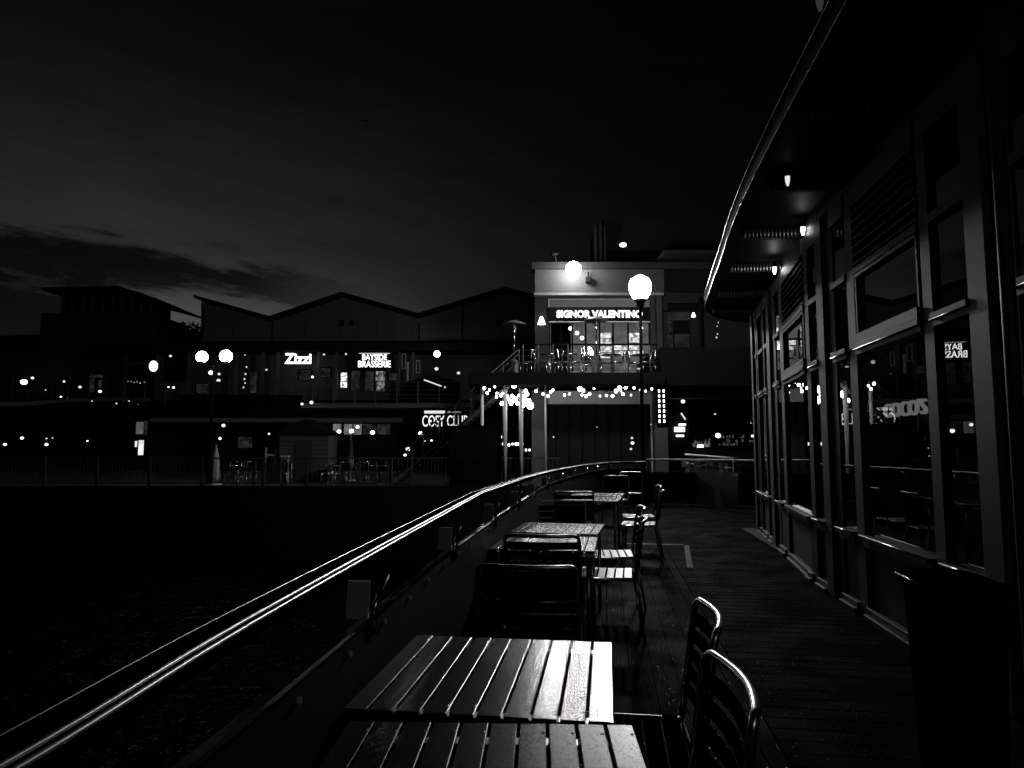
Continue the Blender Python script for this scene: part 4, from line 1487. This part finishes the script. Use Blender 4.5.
# small lamps: (px, py, Y, radius, strength material, label)
SM = [
    (24, 382, 44, 0.24, 'g_soft', 'largest round lamp on the far-left upper terrace'),
    (32.5, 378, 44, 0.10, 'g_small', 'small lamp just right of the largest far-left lamp'),
    (64, 381.5, 44, 0.08, 'g_small', 'single small lamp on the upper terrace right of the far-left pair'),
    (45.5, 390, 44, 0.05, 'g_dim', 'tiny dim lamp low on the far-left upper terrace'),
    (80, 387, 44, 0.12, 'g_dim', 'hazy lamp left of the far-left lit doorway'),
    (100, 391.5, 44, 0.12, 'g_small', 'lamp at the foot of the far-left lit doorway'),
    (5, 444.5, 40, 0.11, 'g_small', 'oval ground-floor lamp at the very left edge'),
    (22, 438, 40, 0.11, 'g_small', 'ground-floor lamp second from the left edge'),
    (46.5, 438.5, 40, 0.06, 'g_dim', 'upper one of two stacked ground-floor lamps at far left'),
    (46.5, 444.5, 40, 0.11, 'g_small', 'lower one of two stacked ground-floor lamps at far left'),
    (52.5, 438, 40, 0.05, 'g_dim', 'tiny lamp right of the two stacked ground-floor lamps'),
    (87.5, 441, 40, 0.06, 'g_small', 'lone ground-floor lamp left of the lit doorway'),
    (92, 401, 40, 0.05, 'g_dim', 'tiny soffit lamp, leftmost under the left balcony'),
    (116.5, 403.5, 40, 0.06, 'g_dim', 'tiny soffit lamp, second under the left balcony'),
    (129, 401, 40, 0.05, 'g_dim', 'tiny soffit lamp, third under the left balcony'),
    (138, 405, 40, 0.06, 'g_dim', 'tiny soffit lamp, rightmost under the left balcony'),
    (170.5, 356, 42, 0.10, 'g_dim', 'small downlight above the blank window left of the twin globes'),
    (168.5, 387, 42, 0.07, 'g_small', 'left lamp of a close pair below the blank window'),
    (173.5, 387.5, 42, 0.09, 'g_small', 'right lamp of a close pair below the blank window'),
    (211, 372.7, 40, 0.16, 'g_soft', 'round lamp just below the left twin globe'),
    (219, 374, 40, 0.10, 'g_dim', 'small lamp below the right twin globe'),
    (218.5, 380.5, 40, 0.14, 'g_dim', 'dim broad lamp low between the twin globes'),
    (302, 404, 39, 0.09, 'g_small', 'round lamp on the balcony edge left of the club sign row'),
    (311.5, 402.5, 39, 0.12, 'g_small', 'flat oval lamp on the balcony edge'),
    (312.5, 377, 42, 0.10, 'g_small', 'small lamp below the right end of the five-letter sign'),
    (266.5, 369.8, 42, 0.08, 'g_dim', 'dim wall lamp below and left of the five-letter sign'),
    (245, 355, 42, 0.05, 'g_dim', 'tiny ceiling lamp left of the five-letter sign'),
    (324, 354.5, 42, 0.08, 'g_dim', 'tiny ceiling lamp right of the five-letter sign'),
    (346, 354, 42, 0.08, 'g_dim', 'tiny ceiling lamp left of the two-line sign'),
    (436.5, 368.8, 40, 0.14, 'g_dim', 'small lamp under the star-bright spotlight'),
    (458.5, 373, 40, 0.12, 'g_dim', 'small lamp right of the spotlight bay'),
    (339, 431.5, 41, 0.15, 'g_soft', 'left round lamp in the lower lit windows'),
    (351.5, 431, 41, 0.17, 'g_soft', 'middle round lamp in the lower lit windows'),
    (357.5, 427, 41, 0.12, 'g_soft', 'upper round lamp in the lower lit windows'),
    (372.5, 432.5, 41, 0.16, 'g_soft', 'right round lamp in the lower lit windows'),
    (223.5, 425.5, 40, 0.12, 'g_small', 'lamp hanging under the lower beam below the planter'),
    (220, 438.5, 38, 0.10, 'g_small', 'upright oval lamp above the quay fence'),
    (269, 433.8, 40, 0.07, 'g_small', 'small lamp between the lower piers'),
    (290, 430.5, 40, 0.06, 'g_dim', 'faint lamp left of the boarded hut roof'),
    (420.5, 433.3, 38, 0.14, 'g_soft', 'small bright square-looking lamp under the club sign'),
    (431.5, 440.5, 36, 0.08, 'g_small', 'glinting lamp in the angle of the staircase rails'),
    (425, 441, 36, 0.05, 'g_dim', 'tiny lamp left of the staircase rails'),
    (408, 449, 34, 0.13, 'g_small', 'bright low lamp left of the staircase foot'),
    (405, 455, 34, 0.09, 'g_small', 'lower low lamp left of the staircase foot'),
    (683, 401.5, 31, 0.11, 'g_small', 'lamp at the top of the passage right of the upright sign'),
    (651, 424.5, 26, 0.03, 'g_dim', 'pinprick lamp on the dark shutter left of the pier'),
    (597, 427, 27, 0.03, 'g_dim', 'pinprick reflection lamp in the middle of the dark shutter'),
    (553.5, 437, 27, 0.04, 'g_dim', 'pinprick lamp at the left end of the dark shutter'),
    (632, 438, 27, 0.06, 'g_dim', 'upper small lamp behind the street lamp pole'),
    (632.5, 443, 27, 0.08, 'g_small', 'middle small lamp behind the street lamp pole'),
    (631, 449, 27, 0.06, 'g_dim', 'lower small lamp behind the street lamp pole'),
    (718, 435.5, 29, 0.14, 'g_soft', 'round lamp in the ground-floor bar at right'),
    (715, 414, 29, 0.05, 'g_dim', 'tiny lamp above the ground-floor bar at right'),
    (752.5, 436, 29, 0.07, 'g_small', 'small lamp beside the pavilion corner post'),
    (751, 423, 29, 0.03, 'g_dim', 'pinprick lamp beside the pavilion corner post'),
]
for (px, py, Y, r, mm_, lab_) in SM:
    t = empty('wall_lamp', lab_, 'lamp', PT(px, py, Y), 0, 'small round lamps across the quay')
    r *= 0.82
    MB().sphere((0, 0, 0), r, 12, 8, 0.85).build('glass', M[mm_], t)
    MB().lathe([(r * 0.5, r * 0.9), (r * 0.45, r * 1.15), (0.0, r * 1.15)], n=10).build('cap', M['blackm'], t)

# vertical string by the twin lamps
festoon('short vertical string of tiny bulbs right of the twin globe lamp', YG + 0.3, [(246.5, 367), (245.5, 374), (244.5, 379), (245, 383), (243.5, 387.5)], 0.055, material=M['g_dim'], jitter=0.02)
festoon('row of tiny bulbs in the window bay left of the oval sign', 42, [(124.5, 380), (128, 381.5), (131, 381.7), (134, 382), (137, 381.8), (140, 383), (144.5, 382)], 0.05, material=M['g_dim'], jitter=0.02)
festoon('short column of tiny bulbs glimpsed under the canopy tip', 27.2, [(718.3, 322.5), (717.2, 326.3), (717.5, 334), (716.5, 337.5)], 0.035, material=M['g_dim'], jitter=0.02)

# ground-floor bar at right
bar = empty('drinks_counter', 'lit shelves and counter glimpsed in the passage right of the upright sign', 'bar counter', PT(680, 430, 31))
o_ = bar.location.copy()
m = MB()
for (x0_, y0_, x1_, y1_) in ((679.5, 423.7, 685.3, 425.4), (675.3, 427.0, 684.3, 431.8), (677, 434.8, 683.5, 436.8)):
    a = PT(x0_, y1_, 31)
    c = PT(x1_, y0_, 31)
    m.box(a.x - o_.x, c.x - o_.x, -0.1, 0.2, a.z - o_.z, c.z - o_.z)
m.build('lit_shelf', M['g_small'], bar)
a, c = PT(681, 413, 31), PT(685.5, 419.5, 31)
MB().tube([a - o_, c - o_], 0.035, 6).build('slanting_tube', M['g_dim'], bar)
MB().box(-0.5, 0.5, 0.22, 0.3, -2.2, 1.6).build('back_panel', M['dark'], bar)
bar = empty('drinks_counter', 'cluttered brightly lit bar with bottles behind the far railing at right', 'bar counter', PT(701, 446, 30))
o_ = bar.location.copy()
m = MB()
for k in range(18):
    px = 693 + k * 0.95
    h = random.uniform(2, 9)
    a = PT(px, 447, 30)
    c = PT(px + 0.5, 447 - h, 30)
    m.box(a.x - o_.x, c.x - o_.x, -0.05, 0.05, a.z - o_.z, c.z - o_.z)
m.build('bottles', glow('lit_bottles', 0.22, patch=1, pscale=6, lo=0.1), bar)
a, c = PT(698, 447.5, 29.9), PT(703.5, 444.5, 29.9)
MB().box(a.x - o_.x, c.x - o_.x, -0.1, 0.1, a.z - o_.z, c.z - o_.z).build('lit_tray', M['g_small'], bar)
MB().box(-0.5, 0.9, 0.2, 0.3, -1.4, 0.6).build('back_panel', M['dark'], bar)
bar = empty('drinks_counter', 'dim shelf of glasses between the lit bar and the pavilion corner', 'bar counter', PT(735, 440, 30))
o_ = bar.location.copy()
gm_ = glow('dim_glasses', 0.10, patch=1, pscale=5, lo=0.2)
for k in range(26):
    m = MB()
    px = random.uniform(717, 752)
    py = random.choice((438, 442, 445.5))
    a = PT(px, py, 30)
    m.lathe([(0.0, 0.0), (0.03, 0.0), (0.036, random.uniform(0.06, 0.14))], (a.x - o_.x, 0, a.z - o_.z), 8)
    m.build('glass', gm_, bar)
MB().box(-0.9, 0.9, 0.1, 0.2, -1.2, 0.4).build('back_panel', M['dark'], bar)

# ================================================================ FAR LEFT BUILDING
lb = empty('corner_restaurant_block', 'dark corner block with a flat-roofed rooftop lantern at the left edge', 'building')
YL = 43.5
part('body', M['brick'], lb, (-90, 352, 155, 399, YL + 2.5, 0.4), (40, 313, 152, 352, YL, 5))
part('lower_body', M['dark'], lb, (-90, 400, 150, 490, YL + 1.0, 0.4))
m = MB()
m.prism([zx(50, 290, YL), zx(125, 288.5, YL), zx(162, 300.5, YL), zx(162, 302.3, YL), zx(124, 292, YL), zx(50, 293, YL)], YL - 0.8, YL + 6)
m.build('lantern_roof', M['roof'], lb)
part('lantern_wall', M['dark'], lb, (62, 293.5, 122, 313, YL + 0.3, 3), (122.2, 296, 148, 313, YL + 0.6, 3))
for px in (62, 72, 82, 92, 102, 112, 121, 131, 141, 151):
    top_ = 293.5 if px < 122 else 292 + (px - 122) * 0.28 + 1.5
    part('lantern_post', M['framed'], lb, (px - 0.7, top_, px + 0.7, 312.8, YL - 0.1, 0.15))
m = MB()
m.prism([zx(150, 344, YL), zx(150, 318, YL), zx(162, 324, YL), zx(195, 344, YL)], YL + 0.5, YL + 3)
m.build('lean_to_roof', M['roof'], lb)
part('shopfront_beam', M['framed'], lb, (125, 362, 150, 364.5, YL - 0.6, 0.2), (124, 352, 126, 398, YL - 0.6, 0.2))
# curved lit balcony edge
pth = smooth_path([PT(-60, 401, 36), PT(5, 401.8, 38), PT(28, 401.6, 40), PT(52, 399.8, 42), (PT(75, 398.5, 42)), PT(110, 397.5, 42.5), PT(150, 397.5, 42.5)], 5)
zz = sum(p.z for p in pth) / len(pth)
MB().sweep([Vector((p.x, p.y, p.z)) for p in reversed(pth)], [(-0.1, -0.22), (0.1, -0.22), (0.1, 0.0), (-0.1, 0.0)], smooth=False).build('balcony_edge', M['slab'], lb)
for px in (12, 28, 52, 68, 88, 105, 124):
    q = PT(px, 398, 41.4)
    part('balcony_post', M['framed'], lb, (px - 0.7, 372, px + 0.7, 399, 41.2, 0.1))
# lit doorways
for (x0_, y0_, x1_, y1_, mm_) in ((88, 374.5, 103, 377.5, 'g_roomd'), (89.5, 379, 94, 392, 'g_roomd'), (98.5, 380, 101.5, 388, 'g_roomd')):
    part('window', M[mm_], lb, (x0_, y0_, x1_, y1_, YL + 2.4, 0.04))
part('lit_sign_panel', glow('pale_panel', 0.10, patch=0.6, pscale=1.0, lo=0.6), lb, (136, 422, 142.5, 434, 41, 0.1))
part('dim_panel', M['g_roomd'], lb, (143.5, 421, 146.5, 435, 41, 0.1))
part('lit_doorway', glow('lit_door', 0.75, patch=0.5, pscale=2.0, lo=0.7), lb, (138.3, 440.2, 142.7, 455, 41, 0.1))
part('lit_menu', M['g_dim'], lb, (134.8, 441, 136.3, 447, 41, 0.1))
# spot reflecting the balcony edge brighter section
t = empty('wall_lamp', 'hooded lamp lighting the pale balcony edge at far left', 'lamp', PT(61, 396.5, 41.0), 0, 'small round lamps across the quay')
MB().lathe([(0.0, 0.1), (0.05, 0.08), (0.07, 0.0), (0.06, 0.0)], n=10).build('shade', M['blackm'], t)
MB().sphere((0, 0, 0.01), 0.045, 10, 6).build('bulb', glow('edge_bulb', 18.0), t)

# ================================================================ PROMENADE THINGS BY THE QUAY
qf = empty('quay_fence', 'long low dark fence of upright bars along the quay edge', 'fence')
Yf = 25.2
xl, xr = PT(-60, 470, Yf).x, PT(560, 470, Yf).x
top_ = PT(0, 457.5, Yf).z
m = MB()
m.box(xl, xr, Yf - 0.03, Yf + 0.03, top_ - 0.05, top_)
m.box(xl, xr, Yf - 0.02, Yf + 0.02, 0.10, 0.14)
m.build('rails', M['fence'], qf)
m = MB()
xx = xl
while xx < xr:
    m.box(xx - 0.008, xx + 0.008, Yf - 0.008, Yf + 0.008, 0.14, top_ - 0.05)
    xx += 0.13
m.build('bars', M['fence'], qf)['kind'] = 'stuff'
xx = xl
while xx < xr:
    m = MB()
    m.box(xx - 0.035, xx + 0.035, Yf - 0.04, Yf + 0.04, -0.05, top_ + 0.03)
    m.build('post', M['fence'], qf)
    xx += 1.9

kk = empty('boarded_hut', 'small dim timber hut with a pointed roof behind the quay fence', 'hut', PT(308, 485, 29))
kk.location.z = -0.06
MB().box(-1.0, 1.0, -0.7, 0.7, 0, 2.02).build('wall', M['timber'], kk)
m = MB()
m.prism([(-1.15, 2.0), (1.15, 2.0), (0, 2.62)], -0.85, 0.85)
m.build('roof', M['roof'], kk)
m = MB()
for k in range(1, 12):
    m.box(-1.003, 1.003, -0.71, -0.702, k * 0.17, k * 0.17 + 0.012)
m.build('boards', M['roof'], kk)
MB().box(-0.35, 0.35, -0.73, -0.712, 0.1, 1.75).build('door', M['framed'], kk)

pb = empty('slatted_screen', 'pale low slatted screen standing on the promenade left of the hut', 'screen', PT(272, 484, 26.2))
pb.location.z = -0.05
m = MB()
for k in range(9):
    m.box(-0.33 + k * 0.073, -0.33 + k * 0.073 + 0.045, -0.02, 0.02, 0.08, 0.86)
m.build('slats', M['wall'], pb)
MB().box(-0.36, 0.36, 0.022, 0.05, 0.70, 0.76).build('rail', M['wall'], pb)
for s in (-1, 1):
    MB().box(s * 0.37 - 0.025, s * 0.37 + 0.025, -0.03, 0.03, 0.0, 0.92).build('post', M['wall'], pb)


def folded_parasol(px, Y, label, h=2.3, w=0.22):
    t = empty('folded_parasol', label, 'parasol', (PT(px, 480, Y).x, Y, -0.05), 0, 'closed parasols on the promenade')
    MB().tube([(0, 0, 0.04), (0, 0, h + 0.05)], 0.025, 8).build('pole', M['white'], t)
    MB().lathe([(0.02, h), (w * 0.5, h - 0.3), (w, h - 1.15), (w * 0.8, h - 1.35), (0.03, h - 1.3)], n=10).build('canopy', M['canvas'], t)
    MB().lathe([(0.0, 0.06), (0.24, 0.05), (0.25, 0.0), (0.0, 0.0)], n=14).build('base', M['plate'], t)


folded_parasol(215, 27, 'closed pale parasol behind the fence at left, under the twin lamp', 1.5, 0.2)
folded_parasol(350, 30, 'closed parasol right of the hut among the cafe chairs', 1.9, 0.16)
folded_parasol(488, 23.8 + 2.2, 'closed pale parasol below the black kiosk', 1.3, 0.13)

gC = 'cafe chairs on the promenade'
for i, (px, Y, rot) in enumerate([(233, 27.5, 180), (243, 27.8, 90), (252, 28.5, 0), (283, 27.2, 175), (327, 27.5, 100), (336, 28, 185), (343, 27.2, 170), (352, 28.4, 90), (361, 27.4, 180), (371, 27.9, 200), (384, 27.5, 90), (393, 28.2, -90)]):
    chair(0, 0, rot, ['promenade chair far left beyond the closed parasol', 'promenade chair second beyond the closed parasol', 'promenade chair just left of the pale screen', 'promenade chair just right of the pale screen',
                      'promenade chair touching the right wall of the hut', 'promenade chair one place right of the hut', 'promenade chair left of the closed middle parasol', 'promenade chair under the closed middle parasol',
                      'promenade chair right of the closed middle parasol', 'promenade chair below the lower lit windows', 'promenade chair near the left of the stair foot', 'promenade chair beside the stair foot'][i],
          loc=(PT(px, 480, Y).x, Y, -0.06), group=gC)
for i, (px, Y) in enumerate([(238, 27.6), (332, 27.7), (357, 27.9), (378, 27.7)]):
    t = empty('round_table', ['round promenade table left of the pale screen', 'round promenade table right of the hut', 'round promenade table under the closed middle parasol', 'round promenade table near the stair foot'][i],
              'table', (PT(px, 480, Y).x, Y, -0.06), 0, 'round tables on the promenade')
    MB().lathe([(0.0, 0.745), (0.36, 0.745), (0.37, 0.73), (0.36, 0.715), (0.0, 0.715)]).build('tabletop', M['steel'], t)
    MB().tube([(0, 0, 0.02), (0, 0, 0.715)], 0.03, 8).build('pedestal', M['alu'], t)
    MB().lathe([(0.0, 0.03), (0.22, 0.015), (0.22, 0.0), (0.0, 0.0)]).build('base', M['alu'], t)
t = empty('trestle', 'pale upright H-shaped trestle frame above the slatted screen', 'trestle', (PT(271, 452, 28.5).x, 28.5, -0.06))
for s in (-1, 1):
    MB().box(s * 0.2 - 0.03, s * 0.2 + 0.03, -0.03, 0.03, 0, 1.45).build('leg', M['canvas'], t)
MB().box(-0.168, 0.168, -0.02, 0.02, 1.10, 1.18).build('bar', M['canvas'], t)
t = empty('service_stand', 'pale small box-topped stand right of the H-shaped trestle', 'stand', (PT(285, 458, 28.2).x, 28.2, -0.06))
MB().box(-0.17, 0.17, -0.1, 0.1, 0.95, 1.12).build('top', M['white'], t, bevel=0.02)
for s in (-1, 1):
    MB().box(s * 0.13 - 0.025, s * 0.13 + 0.025, -0.04, 0.04, 0, 0.95).build('leg', M['canvas'], t)
t = empty('counter_table', 'thin pale-topped counter table right of the closed parasols', 'table', (PT(382, 470, 27.0).x, 27.6, -0.06))
MB().box(-0.27, 0.27, -0.2, 0.2, 1.0, 1.03).build('top', M['white'], t)
for s in (-1, 1):
    MB().box(s * 0.22 - 0.02, s * 0.22 + 0.02, -0.02, 0.02, 0, 1.0).build('leg', M['blackm'], t)
# remove the placeholder banner: a real leaning banner
m = MB()
m.box(-0.05, 0.05, -0.01, 0.01, 0.0, 0.95)
m.build('cloth', M['canvas'], ub)

# ================================================================ TREES / HILL / BIRD
def tree(px, Y, h, w, label, seed):
    rnd = random.Random(seed)
    t = empty('background_tree', label, 'tree', (PT(px, 400, Y).x, Y, -0.06), 0, 'dark trees behind the roofs')
    tr = MB()
    tr.tube([(0, 0, 0), (0.1, 0, h * 0.4), (0.0, 0.1, h * 0.75)], [0.3, 0.2, 0.08], 8)
    for k in range(5):
        a = rnd.uniform(0, 6.28)
        z = h * rnd.uniform(0.35, 0.6)
        tr.tube([(0, 0, z), (math.cos(a) * w * 0.35, math.sin(a) * w * 0.35, z + h * 0.25)], [0.1, 0.04], 6)
    tr.build('trunk', M['roof'], t)
    cr = MB()
    clumps = [(rnd.gauss(0, w * 0.28), rnd.gauss(0, w * 0.28), h * rnd.uniform(0.55, 0.95)) for _ in range(30)]
    for c_ in clumps:
        for k in range(110):
            p = Vector(c_) + Vector((rnd.gauss(0, 1), rnd.gauss(0, 1), rnd.gauss(0, 0.7))) * w * 0.11
            a = Vector((rnd.uniform(-1, 1), rnd.uniform(-1, 1), rnd.uniform(-1, 1))).normalized() * 0.16
            b_ = a.cross(Vector((rnd.uniform(-1, 1), rnd.uniform(-1, 1), rnd.uniform(-1, 1)))).normalized() * 0.10
            cr.add([p - a, p + b_, p + a, p - b_], [(0, 1, 2, 3)])
    cr.build('crown', M['leaf'], t)


tree(184, 62, 12.6, 6, 'dark tree showing in the gap between the left block and the gables', 3)
tree(170, 66, 13.2, 6, 'second dark tree in the gap, nearer the left block', 5)
hill = MB()
hp = []
N = 60
for i in range(N + 1):
    x_ = -420 + 840 * i / N
    hp.append((x_, 39.0 + 1.6 * math.sin(i * 0.31) + 0.8 * math.sin(i * 1.1) + random.uniform(-0.4, 0.4)))
hill.prism([(-420, -3)] + hp + [(420, -3)], 230, 300)
structure(hill, 'hills', M['roof'])

bd = MB()
bd.tube([(0, -0.18, 0), (0, 0, 0), (0, 0.22, 0.02)], [0.03, 0.07, 0.02], 8)
bd.tube([(0, 0, 0.02), (0.35, 0.02, 0.12), (0.72, -0.05, 0.0)], [0.05, 0.04, 0.01], 6)
bd.tube([(0, 0, 0.02), (-0.35, 0.02, 0.12), (-0.72, -0.05, 0.0)], [0.05, 0.04, 0.01], 6)
o = bd.build('gull', M['blackm'], loc=PT(366, 121, 70))
o.scale = (0.9, 0.9, 0.9)
tag(o, 'small dark bird with spread wings high in the sky', 'bird')
